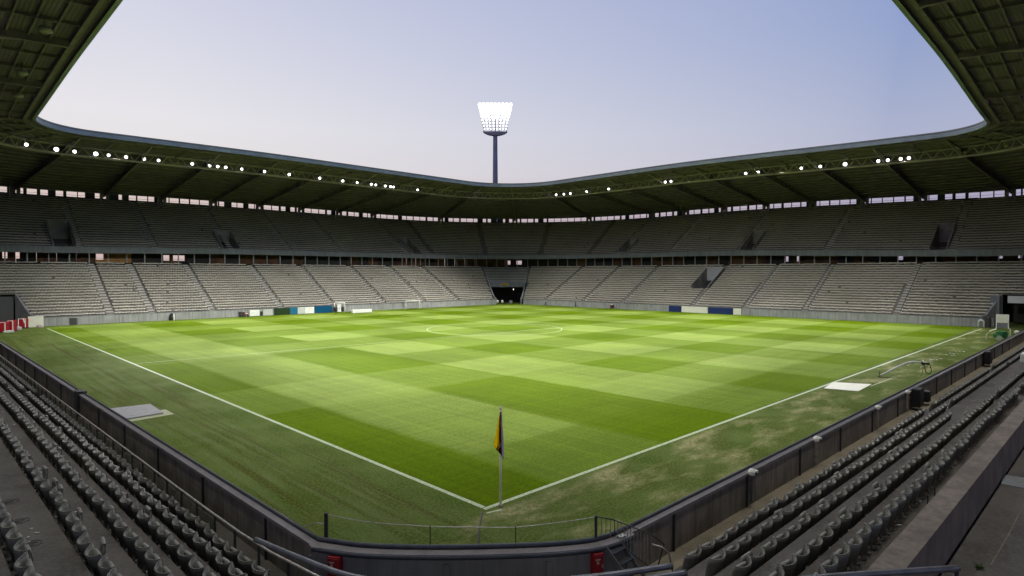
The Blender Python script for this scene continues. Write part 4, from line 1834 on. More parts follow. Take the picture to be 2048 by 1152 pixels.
def roof_sheet():
    os_ = [0.0, 5, 10.4, 18, 26, 34, 43.7, 44.1]
    V, F, UV = [], [], []
    rings = [ring3(up_ring(o_), zroof(o_)) for o_ in os_]
    for a, b, oa, ob in zip(rings[:-1], rings[1:], os_[:-1], os_[1:]):
        s = 0
        for i in range(NRING):
            j = (i + 1) % NRING
            L = math.dist(a[i], a[j])
            n_ = len(V)
            V += [a[i], a[j], b[j], b[i]]
            F.append((n_, n_ + 1, n_ + 2, n_ + 3))
            UV += [(oa, s), (oa, s + L), (ob, s + L), (ob, s)]
            s += L
    me = bpy.data.meshes.new('roof_sheet')
    me.from_pydata(V, [], F)
    uvl = me.uv_layers.new(name='UVMap')
    uvl.data.foreach_set('uv', [c for uv in UV for c in uv])
    me.materials.append(M['roofsheet'])
    o_ = bpy.data.objects.new('roof_sheet', me)
    COL.objects.link(o_)
    o_.parent = roof
    o_.location = -Vector(roof.location)
    md = o_.modifiers.new('thick', 'SOLIDIFY')
    md.thickness = 0.25
    md.offset = 1.0
    return o_


rs = roof_sheet()
mb = MB()
A = up_ring(-0.12)
B = up_ring(-0.02)
loft(mb, ring3(A, 32.72), ring3(A, 33.42), 0, NRING)
loft(mb, ring3(A, 32.72), ring3(up_ring(0.3), 32.72), 0, NRING)
loft(mb, ring3(A, 33.42), ring3(up_ring(0.5), 33.42), 0, NRING)
obj('edge_beam', mb, M['roofedge'], roof)
mb = MB()
A = up_ring(0.02)
loft(mb, ring3(A, 33.42), ring3(A, 33.5), 0, NRING)
obj('edge_groove', mb, M['rail_dark'], roof)
mb = MB()
A = up_ring(-0.05)
loft(mb, ring3(A, 33.5), ring3(A, 33.72), 0, NRING)
loft(mb, ring3(A, 33.5), ring3(up_ring(.3), 33.5), 0, NRING)
loft(mb, ring3(A, 33.72), ring3(up_ring(3), 33.72), 0, NRING)
obj('gutter', mb, M['post'], roof)
# inner edge beam below the sheet
mb = MB()
for (oa, wd, dp) in ((1.1, 0.35, 0.5),):
    A, B = up_ring(oa), up_ring(oa + wd)
    z1 = zroof(oa)
    loft(mb, ring3(A, z1), ring3(A, z1 - dp), 0, NRING)
    loft(mb, ring3(A, z1 - dp), ring3(B, z1 - dp), 0, NRING)
    loft(mb, ring3(B, z1 - dp), ring3(B, z1), 0, NRING)
obj('edge_girder', mb, M['steel'], roof)
# purlins
for oa in [3.0, 4.7, 6.4, 8.1] + list(np.arange(12.2, 44, 2.2)):
    mb = MB()
    A, B = up_ring(oa), up_ring(oa + 0.14)
    z1 = zroof(oa) - 0.002
    loft(mb, ring3(A, z1), ring3(A, z1 - 0.26), 0, NRING)
    loft(mb, ring3(A, z1 - .26), ring3(B, z1 - .26), 0, NRING)
    loft(mb, ring3(B, z1 - .26), ring3(B, z1), 0, NRING)
    obj('purlin', mb, M['steel'], roof)

# rib positions: arclength along the roof edge ring
base_ring = up_ring(10.4)
cum = [0.0]
for i in range(NRING):
    a, b = base_ring[i], base_ring[(i + 1) % NRING]
    cum.append(cum[-1] + math.hypot(b[0] - a[0], b[1] - a[1]))


def at_param(u, o_):
    """u = fractional ring index -> point on ring with offset o_"""
    P = ring_cache(o_)
    i = int(u) % NRING
    f = u - int(u)
    a, b = P[i], P[(i + 1) % NRING]
    return (a[0] + (b[0] - a[0]) * f, a[1] + (b[1] - a[1]) * f)


_rc = {}


def ring_cache(o_):
    if o_ not in _rc:
        _rc[o_] = up_ring(o_)
    return _rc[o_]


def u_of_len(s):
    for i in range(NRING):
        if cum[i + 1] >= s:
            return i + (s - cum[i]) / max(cum[i + 1] - cum[i], 1e-9)
    return NRING - 0.01


def P3(u, o_, z):
    x, y = at_param(u, o_)
    return (x, y, z + droop(x, y))


total = cum[-1]
nr = int(round(total / 5.9))
ribs = [u_of_len(total * i / nr) for i in range(nr)]
col_us = []
thin = 0
for n_, u in enumerate(ribs):
    farside = iFL0 - 4 < u < iRN0 + NC
    heavy = (n_ % 2 == 0) if farside else (n_ % 3 == 0)
    if heavy:
        mb = MB()
        # tapering web + bottom flange from truss to rear columns, built in straight pieces
        segs_ = [10.4, 18, 26, 34, 43.9]
        for oa, ob in zip(segs_[:-1], segs_[1:]):
            def zb2(o_):
                return 31.0 - 3.9 * (o_ - 10.4) / 33.5
            p, q = Vector(P3(u, oa, 0)), Vector(P3(u, ob, 0))
            d_ = (q - p)
            d_.z = 0
            d_.normalize()
            s_ = Vector((-d_.y, d_.x, 0))
            for w_, zlo, zhi in ((0.05, 0, 1), (0.24, 0, 0.0)):
                vs_ = []
                for (pp, oo) in ((p, oa), (q, ob)):
                    lo = zb2(oo)
                    hi = zroof(oo) if zhi else lo + 0.10
                    for sgn in (-1, 1):
                        vs_ += [(pp.x + s_.x * w_ * sgn, pp.y + s_.y * w_ * sgn, pp.z + lo), (pp.x + s_.x * w_ * sgn, pp.y + s_.y * w_ * sgn, pp.z + hi)]
                mb.add(vs_, [(0, 1, 5, 4), (2, 6, 7, 3), (0, 4, 6, 2), (1, 3, 7, 5), (0, 2, 3, 1), (4, 5, 7, 6)])
            # stiffeners
            for kk in range(1, 5):
                oo = oa + (ob - oa) * kk / 4
                c_ = Vector(P3(u, oo, 0))
                mb.box((c_.x, c_.y, c_.z + (zb2(oo) + zroof(oo)) / 2), (0.06, 0.36, zroof(oo) - zb2(oo) - 0.06), math.atan2(d_.y, d_.x))
        obj('girder', mb, M['steel'], roof)
        # strut from the truss node to the roof edge
        mb = MB()
        mb.bar(P3(u, 10.3, 31.0), P3(u, 2.5, 32.75), 0.16, 0.16)
        obj('strut', mb, M['truss'], roof)
        # rear column
        if farside:
            mb = MB()
            c_ = Vector(P3(u, 42.3, 0))
            uu = Vector(P3(u + 0.5, 42.3, 0))
            for off in (-0.6, 0.6):
                p = at_param(u, 42.3)
                q = at_param(u + 1, 42.3)
                t_ = Vector((q[0] - p[0], q[1] - p[1], 0)).normalized() * off
                mb.box((c_.x + t_.x, c_.y + t_.y, c_.z + 26.6), (0.62, 0.5, 3.6), math.atan2(t_.y, t_.x))
            obj('column', mb, M['steel'], roof)
    # front rafters
    mb = MB()
    dp = 0.75 if (heavy and not farside) else 0.3
    wd = 0.42 if (heavy and not farside) else 0.13
    a, b = P3(u, 1.5, zroof(1.5) - dp / 2), P3(u, 10.6, zroof(10.6) - dp / 2)
    mb.bar(a, b, wd * 0.45, dp)
    mb.bar((a[0], a[1], a[2] - dp / 2), (b[0], b[1], b[2] - dp / 2), wd, 0.06)
    if not farside:
        a, b = P3(u, 10.6, zroof(10.6) - dp / 2), P3(u, 30, zroof(30) - dp / 2)
        mb.bar(a, b, wd * 0.45, dp)
    obj('rafter', mb, M['steel'], roof)
# small mullions in the rear opening
mb = MB()
for (x, y, tx, ty, nx, ny) in walk(up_ring(44.6), iFL0 - 10, iRN0 + NC, 2.35, 0.6):
    mb.box((x, y, 27.3 + droop(x, y)), (random.choice((0.16, 0.2, 0.3, 0.6, 1.4, 1.9)), 0.2, 2.3), math.atan2(ty, tx))
obj('mullion_row', mb, M['rail_dark'], roof)
mb = MB()
P = ring3(up_ring(44.9), ztop + 0.85)
mb.tube(P[iFL0 - 10:iRN0 + NC], 0.03, 4)
obj('rear_rail', mb, M['rail_dark'], roof)
# header beam above the opening
mb = MB()
A, B = up_ring(43.7), up_ring(44.1)
loft(mb, ring3(A, 27.95), ring3(A, 28.25), 0, NRING)
loft(mb, ring3(A, 27.95), ring3(B, 27.95), 0, NRING)
loft(mb, ring3(B, 27.95), ring3(B, 28.25), 0, NRING)
obj('header_beam', mb, M['steel'], roof)

# ring truss
ZB, ZT = 30.85, 32.45
chord_b = ring3(up_ring(10.4), ZB)
chord_t = ring3(up_ring(10.1), ZT)
chord_t2 = ring3(up_ring(11.2), ZT)
tr = MB()
tr.tube(chord_b, 0.20, 8, closed=True)
obj('lower_chord', tr, M['truss'], roof, smooth=True)
tr = MB()
tr.tube(chord_t, 0.11, 6, closed=True)
tr.tube(chord_t2, 0.09, 6, closed=True)
obj('upper_chord', tr, M['truss'], roof, smooth=True)
tr = MB()
nweb = int(total / 2.3)
for i in range(nweb):
    u0 = u_of_len(total * i / nweb)
    u1 = u_of_len(min(total * (i + 0.5) / nweb, total - .01))
    u2 = u_of_len(min(total * (i + 1) / nweb, total - .01))
    b0_ = P3(u0, 10.4, ZB)
    t1_ = P3(u1, 10.1, ZT)
    t2_ = P3(u1, 11.2, ZT)
    b2_ = P3(u2, 10.4, ZB)
    tr.bar(b0_, t1_, 0.13)
    tr.bar(t1_, b2_, 0.13)
    if i % 2 == 0:
        tr.bar(b0_, t2_, 0.08)
        tr.bar(t2_, b2_, 0.08)
obj('truss_web', tr, M['truss'], roof)

# ------------------------------------------------------------------ floodlights on the truss
LAMPS_L = [(-1.4, 1), (2.9, 2), (5.6, 1), (8.8, 2), (10.8, .7), (13.6, 1), (16.6, 1), (19.1, .7), (22.5, 0), (25.2, 1), (28.5, 1), (30.1, 1), (31.7, 1),
           (35.0, .6), (39.9, 1), (45.5, 1), (52.9, 1), (58.9, 1), (62.8, .7), (66.8, 1), (68.1, .6), (70.9, 1), (72.5, 1), (73.4, .6), (81.0, .6)]
LAMPS_R = [(96.8, 1), (94.4, 1), (92.3, 1), (86.7, 1), (79.3, .8), (62.3, 1), (60.7, .8), (42.1, .8), (39.3, .7), (30.3, .8), (26.6, 1), (22.0, 2),
           (16.2, 1), (14.6, 1), (12.5, 1), (11.2, 1), (2.8, 0), (-3.0, 0)]
lamp_spots = []


def on_truss_L(a):
    P = ring_cache(10.4)
    best = None
    for i in range(iFL0, iFR0 + NC - 2):
        p, q = P[i], P[i + 1]
        if p[0] <= a <= q[0]:
            f = (a - p[0]) / max(q[0] - p[0], 1e-9)
            return (a, p[1] + (q[1] - p[1]) * f), i
    return (a, 116.7), iL0


def on_truss_R(b):
    P = ring_cache(10.4)
    for i in range(iFR0 + 2, iRN0 + NC - 2):
        p, q = P[i], P[i + 1]
        if q[1] <= b <= p[1]:
            f = (p[1] - b) / max(p[1] - q[1], 1e-9)
            return (p[0] + (q[0] - p[0]) * f, b), i
    return (116.4, b), iR0


CEN = Vector((56, 54, 0))


def floodlight(x, y, z, lit, label, grp, aim=None):
    """drum lamp on a bracket above the lower chord"""
    c_ = Vector((x, y, z))
    e = empty('floodlight', (x, y, z - 0.55), label, 'floodlight', grp)
    tgt = aim or Vector((CAMP[0] + (x - CAMP[0]) * 0.25, CAMP[1] + (y - CAMP[1]) * 0.25, 2))
    ax = (tgt - c_).normalized()
    r_ = 0.20 + 0.08 * lit if lit else 0.26
    mb = MB()
    mb.lathe(c_ - ax * 0.36, [(0.10, 0), (r_ * 0.75, 0.12), (r_ * 1.1, 0.32), (r_ * 1.12, 0.36)], 14, ax)
    obj('housing', mb, M['lamp_body'], e, smooth=True)
    mb = MB()
    mb.lathe(c_ + ax * 0.005, [(r_, 0), (r_ * 0.98, 0.05), (r_ * 0.5, 0.12)], 16, ax)
    obj('lens', mb, M['lamp_on'] if lit else M['lamp_off'], e, smooth=True)
    mb = MB()
    mb.bar(c_ - ax * 0.2, (x, y, z - 0.55), 0.06)
    obj('bracket', mb, M['truss'], e)
    return c_, ax


for n_, (a, lit) in enumerate(LAMPS_L):
    (x, y), i = on_truss_L(a)
    z = ZB + 0.62 + droop(x, y)
    lab = '%s floodlight on the left far roof truss, %s from its left end' % ('lit' if lit else 'unlit', ordn(n_))
    c_, ax = floodlight(x, y - 0.35, z, lit, lab, 'floodlights along the left far roof truss')
    if lit:
        lamp_spots.append((c_, lit))
for n_, (b, lit) in enumerate(LAMPS_R):
    (x, y), i = on_truss_R(b)
    z = ZB + 0.62 + droop(x, y)
    lab = '%s floodlight on the right far roof truss, %s from the tunnel corner' % ('lit' if lit else 'unlit', ordn(n_))
    c_, ax = floodlight(x - 0.35, y, z, lit, lab, 'floodlights along the right far roof truss')
    if lit:
        lamp_spots.append((c_, lit))


def spot(loc, target, watts, size_deg, blend, radius, col=(1.0, 0.97, 0.88)):
    ld = bpy.data.lights.new('mast_or_added_spot', 'SPOT')
    ld.energy = watts
    ld.spot_size = R(size_deg)
    ld.spot_blend = blend
    ld.shadow_soft_size = radius
    ld.color = col
    lo = bpy.data.objects.new('mast_or_added_spot', ld)
    COL.objects.link(lo)
    lo.location = loc
    d_ = (Vector(target) - Vector(loc)).normalized()
    lo.rotation_euler = d_.to_track_quat('-Z', 'Y').to_euler()
    return lo


# spots added along the far trusses, apart from the lamp heads, to even the pitch light: (aim distance, cone, blend, [(position along the side, kilowatts)])
BEAMS = [
    (22, 14, 0.85, [(6.0, 60), (14.2, 480), (22.3, 246), (30.5, 231), (38.7, 140), (46.8, 225), (55.0, 124), (71.3, 278), (79.5, 95), (95.8, 21), (104.0, 68)]),
    (50, 24, 1.0, [(8.0, 228), (21.7, 329), (35.4, 227), (49.1, 221), (62.9, 140), (76.6, 148), (104.0, 75)]),
    (75, 46, 1.0, [(10.0, 45), (28.0, 75), (46.0, 42), (64.0, 55), (82.0, 12)]),
    (97, 80, 1.0, [(12.0, 51), (34.0, 60), (56.0, 51), (78.0, 33), (100.0, 24)]),
]
for aim_, cone_, bl_, lst_ in BEAMS:
    for s_b, kw in lst_:
        spot((115.8, s_b, ZB + 0.35), (aim_, s_b, 0), kw * 1000 * BEAM_GAIN, cone_, bl_, 0.8)
        spot((s_b, 116.1, ZB + 0.35), (s_b, aim_, 0), kw * 1000 * BEAM_GAIN, cone_, bl_, 0.8)

# near-side truss lamps (above and behind the frame): unseen, added to light the far stands and near seats
for n_, s in enumerate(np.linspace(2, 100, 8)):
    for side in 'LR':
        x, y = (-12.5 + 0.35, s) if side == 'L' else (s, -12.9 + 0.35)
        lab = 'unseen added floodlight on the near %s roof truss, %s from the near corner' % ('left' if side == 'L' else 'right', ordn(n_))
        floodlight(x, y, ZB + 0.62, 1, lab, 'unseen added floodlights on the near roof trusses', aim=Vector((60, 70, 0)) if side == 'L' else Vector((70, 60, 0)))
        tgt = (110, min(s + 6, 104), 0.0) if side == 'L' else (min(s + 2, 98), 110, 0.0)
        spot((x + .4, y + .4, ZB + 0.3), tgt, NEAR_W * (1.3 if side == 'L' else 3.0), 19, 1.0, 0.6)
        spot((x, y, ZB + 0.3), (-9.0, s + 1, 0) if side == 'L' else (s + 1, -9.0, 0), DOWN_W, 105, 0.8, 0.8)  # wide down spot added to brighten the near seats and walkway

# unlit pendant lamps under the near left roof
for n_, (x, y) in enumerate(((-6.3, 54.0), (-6.3, 70.8), (-5.6, 82.2))):
    z = 31.5
    e = empty('pendant_lamp', (x, y, z), 'unlit dome lamp hanging under the near left roof, %s from the top' % ordn(n_), 'lamp', 'dome lamps under the near left roof')
    mb = MB()
    mb.lathe((x, y, z - 0.1), [(0.42, 0.0), (0.62, 0.05), (0.58, 0.3), (0.35, 0.5), (0.12, 0.58)], 18)
    obj('dome', mb, M['lamp_body'], e, smooth=True)
    mb = MB()
    mb.lathe((x, y, z - 0.22), [(0.2, 0.0), (0.45, 0.08), (0.5, 0.13)], 16)
    obj('lens', mb, M['lamp_off'], e, smooth=True)
    mb = MB()
    mb.tube([(x, y, z + 0.45), (x, y, zroof(4) - 0.1)], 0.035, 6)
    obj('stem', mb, M['rail_dark'], e)

# ------------------------------------------------------------------ floodlight mast
mx_, my_ = 137.9, 146.6
mast = empty('floodlight_mast', (mx_, my_, 0), 'tall grey steel mast behind the far corner with a fan of glaring floodlights', 'floodlight mast')
mb = MB()
mb.lathe((mx_, my_, 0), [(1.35, 0), (1.0, 38), (0.78, 61)], 24)
obj('pole', mb, M['mast'], mast, smooth=True)
vd = Vector((CAMP[0] - mx_, CAMP[1] - my_, 0)).normalized()    # the bank faces the pitch
sd = Vector((-vd.y, vd.x, 0))
mb = MB()
V, F = [], []
nseg = 18
for i in range(nseg + 1):
    u = -1 + 2 * i / nseg
    th_ = 0.2 + 1.3 * (1 - u * u) ** 0.8
    for dy in (-0.9, 0.9):
        p = Vector((mx_, my_, 0)) + sd * (u * 4.5) + vd * dy * (1 - 0.5 * u * u)
        V += [(p.x, p.y, 61.4), (p.x, p.y, 61.4 - th_)]
for i in range(nseg):
    a = i * 4
    F += [(a, a + 4, a + 6, a + 2), (a + 1, a + 3, a + 7, a + 5), (a, a + 1, a + 5, a + 4), (a + 2, a + 6, a + 7, a + 3)]
F += [(0, 2, 3, 1), (nseg * 4, nseg * 4 + 1, nseg * 4 + 3, nseg * 4 + 2)]
mb.add(V, F)
obj('platform', mb, M['mast'], mast)
nrow = 9
lampmb = []
for r_ in range(nrow):
    zz = 61.95 + r_ * 1.10
    half = 4.2 + 1.75 * r_ / (nrow - 1)
    back = 0.35 * r_
    cols_ = 8 if r_ < 4 else 9
    pr_ = MB()
    ctr = Vector((mx_, my_, zz)) + vd * (0.8 + back * 0.2)
    pr_.bar(ctr - sd * half, ctr + sd * half, 0.14, 0.14)
    obj('crossbar', pr_, M['mast'], mast)
    for j in range(cols_):
        u = -1 + 2 * j / (cols_ - 1)
        c_ = ctr + sd * (u * half * 0.94) + vd * 0.35 + Vector((0, 0, 0.12))
        ax = (vd * 0.92 + Vector((0, 0, -0.38)) + sd * (-0.1 * u)).normalized()
        rad = (0.24, 0.27, 0.32, 0.38, 0.46, 0.56, 0.62, 0.66, 0.68)[r_]  # upper lenses enlarged so they merge into one white glare
        mb = MB()
        mb.lathe(c_ - ax * 0.45, [(0.2, 0), (rad * 0.9, 0.28), (rad * 1.04, 0.42)], 10, ax)
        lp = obj('lamp', mb, M['lamp_body'], mast, smooth=True)
        mb = MB()
        mb.lathe(c_, [(rad, 0), (rad * 0.9, 0.1), (rad * 0.4, 0.18)], 12, ax)
        obj('lens', mb, M['mast_on'], lp, smooth=True)
mb = MB()
for u in (-0.98, -0.35, 0.0, 0.35, 0.98):
    mb.bar(Vector((mx_, my_, 61.3)) + sd * (u * 4.2) + vd * 0.7, Vector((mx_, my_, 61.95 + 8 * 1.10)) + sd * (u * 5.8) + vd * 0.85, 0.2)
obj('frame', mb, M['mast'], mast)
spot((mx_ + vd.x * 3, my_ + vd.y * 3, 67), (62, 66, 0), MAST_W, 50, 1.0, 4.0, (1.0, 0.97, 0.90))

# ------------------------------------------------------------------ far perimeter walls
def far_wall(name, label, pts, org, step=3.1):
    e = empty(name, org, label, 'wall')
    L_ = 0
    for (p, q) in zip(pts[:-1], pts[1:]):
        d_ = Vector((q[0] - p[0], q[1] - p[1], 0))
        n_ = max(1, int(round(d_.length / step)))
        for i in range(n_):
            a = Vector((p[0], p[1], 0)) + d_ * (i / n_)
            b = Vector((p[0], p[1], 0)) + d_ * ((i + 1) / n_)
            g_ = d_.normalized() * 0.02
            mb = MB()
            mb.bar(a + g_ + Vector((0, 0, 0.70)), b - g_ + Vector((0, 0, 0.70)), 0.2, 1.5)
            obj('panel', mb, M['far_wall'], e)
    mb = MB()
    for (p, q) in zip(pts[:-1], pts[1:]):
        mb.bar((p[0], p[1], 1.49), (q[0], q[1], 1.49), 0.3, 0.09)
    obj('coping', mb, M['fascia'], e)
    mb = MB()
    for (p, q) in zip(pts[:-1], pts[1:]):
        mb.bar((p[0], p[1], 1.95), (q[0], q[1], 1.95), 0.04)
        d_ = Vector((q[0] - p[0], q[1] - p[1], 0))
        n_ = max(1, int(d_.length / 2.0))
        for i in range(n_ + 1):
            a = Vector((p[0], p[1], 0)) + d_ * (i / n_)
            mb.bar((a.x, a.y, 1.5), (a.x, a.y, 1.95), 0.04)
    obj('top_rail', mb, M['rail_grey'], e)
    return e


far_wall('left_far_wall', 'low pale grey concrete wall in front of the left far stand', [(-1.1, 112.1), (104.0, 112.1), (105.9, 112.0)], (50, 112, 0))
far_wall('right_far_wall', 'low pale grey panelled wall in front of the right far stand', [(112.1, 107.0), (112.1, 105.0), (112.1, -0.5)], (112, 50, 0), 4.4)


# ------------------------------------------------------------------ advertising boards and small things by the far walls
def board(name, label, side, s0, s1, z1, m_, group, depth=0.12, z0=0.03, off=0.30, cat='board'):
    if side == 'L':
        c_ = ((s0 + s1) / 2, 112 - off, 0)
        sz = (s1 - s0, depth)
    else:
        c_ = (112 - off, (s0 + s1) / 2, 0)
        sz = (depth, abs(s1 - s0))
    e = empty(name, c_, label, cat, group)
    mb = MB()
    mb.box((c_[0], c_[1], (z0 + z1) / 2), (sz[0], sz[1], z1 - z0))
    obj('panel', mb, M[m_], e, bevel=0.02)
    mb = MB()
    n_ = max(2, int(abs(s1 - s0) / 1.5) + 1)
    for i in range(n_):
        s = s0 + (s1 - s0) * (i + 0.5) / n_
        if side == 'L':
            mb.bar((s, 112 - off + .07, z0), (s, 112 - 0.12, 0.9), 0.05)
        else:
            mb.bar((112 - off + .07, s, z0), (112 - 0.12, s, 0.9), 0.05)
    obj('stay', mb, M['rail_dark'], e)
    return e


gA = 'boards along the left far wall'
board('advertising_board', 'plain white board beside the maroon trolley at the left far wall', 'L', 34.6, 36.6, 1.3, 'white', gA)
board('advertising_board', 'plain pale grey board left of the dark green one at the left far wall', 'L', 37.4, 39.4, 1.35, 'palegreen', gA)
board('advertising_board', 'plain dark green board at the left far wall', 'L', 39.8, 43.25, 1.5, 'darkgreen', gA)
board('advertising_board', 'faded blue board between the dark green and pale boards', 'L', 43.3, 45.0, 1.5, 'bluepale', gA)
board('advertising_board', 'dull grey blue board left of the square white board', 'L', 45.05, 46.7, 1.5, 'palegreen', gA)
board('advertising_board', 'plain square white board between two blue boards', 'L', 46.75, 48.95, 1.5, 'white', gA)
board('advertising_board', 'long plain deep blue board beside the white goal', 'L', 49.0, 53.3, 1.6, 'teal', gA)
gB = 'boards along the right far wall'
board('advertising_board', 'short plain navy board on the tunnel side at the right far wall', 'R', 55.2, 58.5, 1.4, 'navy', gB)
board('advertising_board', 'long plain cream board between two navy boards at the right far wall', 'R', 48.7, 55.15, 1.42, 'cream', gB)
board('advertising_board', 'long plain navy board right of the cream one at the right far wall', 'R', 42.7, 48.5, 1.42, 'navy', gB)
board('advertising_board', 'small pale board at the end of the navy board at the right far wall', 'R', 40.9, 42.65, 1.4, 'cream', gB)
board('upright_board', 'pale cream upright panel at the left end of the left far wall', 'L', -2.05, 0.0, 1.85, 'cream', gA, off=1.6)

# long low white bench box
mb = MB()
e = empty('white_cover', (57.4, 105.4, 0), 'long low white rolled cover standing on the grass left of the far goal', 'cover')
mb.box((57.3, 105.3, 0.42), (5.0, 0.7, 0.78))
obj('cover', mb, M['white'], e, bevel=0.12)
mb = MB()
for x in (55.2, 57.3, 59.4):
    mb.box((x, 105.3, 0.03), (0.2, 0.9, 0.06))
obj('foot', mb, M['galv'], e)


# goals
def goal(label, x0, x1, y, h, dep, rings=False):
    e = empty('goal', ((x0 + x1) / 2, y, 0), label, 'goal', 'training goals by the left far wall')
    for x in (x0, x1):
        mb = MB()
        mb.tube([(x, y, 0), (x, y, h)], 0.1, 8)
        obj('post', mb, M['white'], e, smooth=True)
        mb = MB()
        mb.tube([(x, y, h), (x, y + dep * 0.4, h * 0.95), (x, y + dep, 0.05), (x, y, 0.05)], 0.06, 6)
        obj('side_frame', mb, M['white'], e, smooth=True)
    mb = MB()
    mb.tube([(x0, y, h), (x1, y, h)], 0.1, 8)
    obj('crossbar', mb, M['white'], e, smooth=True)
    mb = MB()
    for i in range(1, 14):
        x = x0 + (x1 - x0) * i / 14
        mb.bar((x, y + dep * .4, h * .95), (x, y + dep, 0.05), 0.015)
    for i in range(1, 9):
        t = i / 9
        mb.bar((x0, y + dep * (.4 + .6 * t), h * .95 * (1 - t)), (x1, y + dep * (.4 + .6 * t), h * .95 * (1 - t)), 0.015)
    obj('net', mb, M['palegreen'], e)
    return e


goal('white goal with hanging net standing in front of the left far wall near the tunnel', 73.3, 77.6, 110.9, 2.1, 1.0)
goal('small white goal pushed against the wall beside the long blue board', 53.6, 56.2, 111.0, 2.2, 0.9)
e = empty('target_board', (54.6, 110.7, 0), 'white practice board with a round grey hole standing inside the small goal', 'board')
mb = MB()
mb.prism([(54.1, 110.65), (55.1, 110.65), (55.1, 110.8), (54.1, 110.8)], 0.1, 1.9)
obj('panel', mb, M['white'], e, bevel=0.03)
mb = MB()
mb.lathe((54.65, 110.64, 0.95), [(0.22, 0), (0.22, 0.03)], 18, (0, -1, 0))
obj('disc', mb, M['palegreen'], e)
for x in (53.85, 55.6):
    mb = MB()
    mb.lathe((x, 110.9, 0.75), [(0.2, -0.6), (0.42, -0.4), (0.45, 0.3), (0.25, 0.55)], 12)
    tag(obj('equipment_sack', mb, M['rail_dark'], origin=(x, 110.9, 0.1), smooth=True),
        'dark bulging sack on the %s side of the white practice board' % ('left' if x < 54.5 else 'right'), 'sack', 'sacks beside the practice board')

# dark doorway in the left far wall, standing figure-like bag, trolley
e = empty('wall_door', (5.0, 111.9, 0), 'small dark doorway with a pale open leaf in the left far wall', 'door')
mb = MB()
mb.box((4.3, 111.97, 0.62), (1.1, 0.06, 1.2))
obj('opening_shade', mb, M['black'], e)  # black slab stands in for the shade inside the doorway
mb = MB()
mb.box((5.0, 111.75, 0.64), (0.10, 0.5, 1.3))
mb.box((5.3, 111.55, 0.64), (0.35, 0.06, 1.3))
obj('leaf', mb, M['far_wall'], e)

e = empty('kit_bag', (19.9, 111.4, 0), 'black upright kit bag with a white front panel leaning on the left far wall', 'bag')
mb = MB()
mb.lathe((19.75, 111.5, 0), [(0.5, 0), (0.48, 0.5), (0.38, 1.1), (0.15, 1.32)], 14)
obj('bag', mb, M['black'], e, smooth=True)
mb = MB()
mb.lathe((20.0, 111.05, 0), [(0.17, 0.02), (0.14, 0.62), (0.20, 0.74), (0.11, 1.0), (0.12, 1.2), (0.03, 1.24)], 12)
obj('front_panel', mb, M['white'], e, smooth=True)

e = empty('equipment_trolley', (33.3, 111.2, 0), 'maroon equipment trolley with black wheels left of the white board', 'trolley')
mb = MB()
mb.box((33.5, 111.2, 0.62), (1.0, 0.6, 0.7))
mb.bar((33.0, 111.2, 0.3), (32.7, 111.2, 1.25), 0.06)
mb.bar((33.9, 110.9, 0.9), (33.9, 110.9, 1.3), 0.06)
mb.bar((33.2, 110.9, 1.28), (33.9, 110.9, 1.28), 0.05)
obj('body', mb, M['maroon'], e, bevel=0.03)
for x in (33.15, 33.85, 32.75):
    mb = MB()
    mb.lathe((x, 110.85, 0.2), [(0.2, 0), (0.2, 0.1)], 14, (0, -1, 0))
    obj('wheel', mb, M['black'], e)
mb = MB()
mb.box((33.6, 110.88, 0.72), (0.5, 0.04, 0.3))
obj('cover_flap', mb, M['palegreen'], e)
mb = MB()
mb.box((32.55, 111.5, 0.55), (0.45, 0.4, 1.0))
tag(obj('black_case', mb, M['black'], origin=(32.55, 111.5, 0.05), bevel=0.04), 'small black case standing left of the maroon trolley', 'case')
mb = MB()
mb.box((37.0, 111.6, 0.5), (0.4, 0.4, 0.9))
tag(obj('black_case', mb, M['black'], origin=(37.0, 111.6, 0.05), bevel=0.04), 'small black case between the first two pale boards', 'case')

e = empty('ball_cart', (111.4, 74.7, 0), 'dark red ball cart with white top standing at the right far wall', 'cart')
mb = MB()
mb.box((111.4, 74.7, 0.6), (0.6, 0.75, 0.75))
mb.bar((111.2, 75.1, 0.2), (111.2, 75.1, 1.0), 0.06)
obj('basket', mb, M['maroon'], e, bevel=0.05)
mb = MB()
for (yy, zz) in ((74.5, 1.05), (74.8, 1.12), (74.95, 0.98)):
    mb.lathe((111.35, yy, zz), [(0.02, -0.16), (0.12, -0.11), (0.16, 0), (0.12, 0.11), (0.02, 0.16)], 10)
obj('ball', mb, M['white'], e, smooth=True)
for yy in (74.45, 74.95):
    mb = MB()
    mb.lathe((111.1, yy, 0.14), [(0.14, 0), (0.14, 0.08)], 12, (-1, 0, 0))
    obj('wheel', mb, M['black'], e)
for (yy, lab, hh) in ((97.7, 'small dark folded stand at the right far wall near the tunnel', 1.0), (87.0, 'thin black post against the right far wall', 1.35)):
    mb = MB()
    mb.bar((111.7, yy, 0), (111.7, yy, hh), 0.14)
    if hh < 1.2:
        mb.bar((111.6, yy, hh), (111.5, yy + 0.5, 0.05), 0.08)
        mb.bar((111.6, yy, hh), (111.5, yy - 0.35, 0.25), 0.08)
    tag(obj('folded_stand' if hh < 1.2 else 'marker_post', mb, M['rail_dark'], origin=(111.7, yy, 0)), lab, 'stand' if hh < 1.2 else 'post')
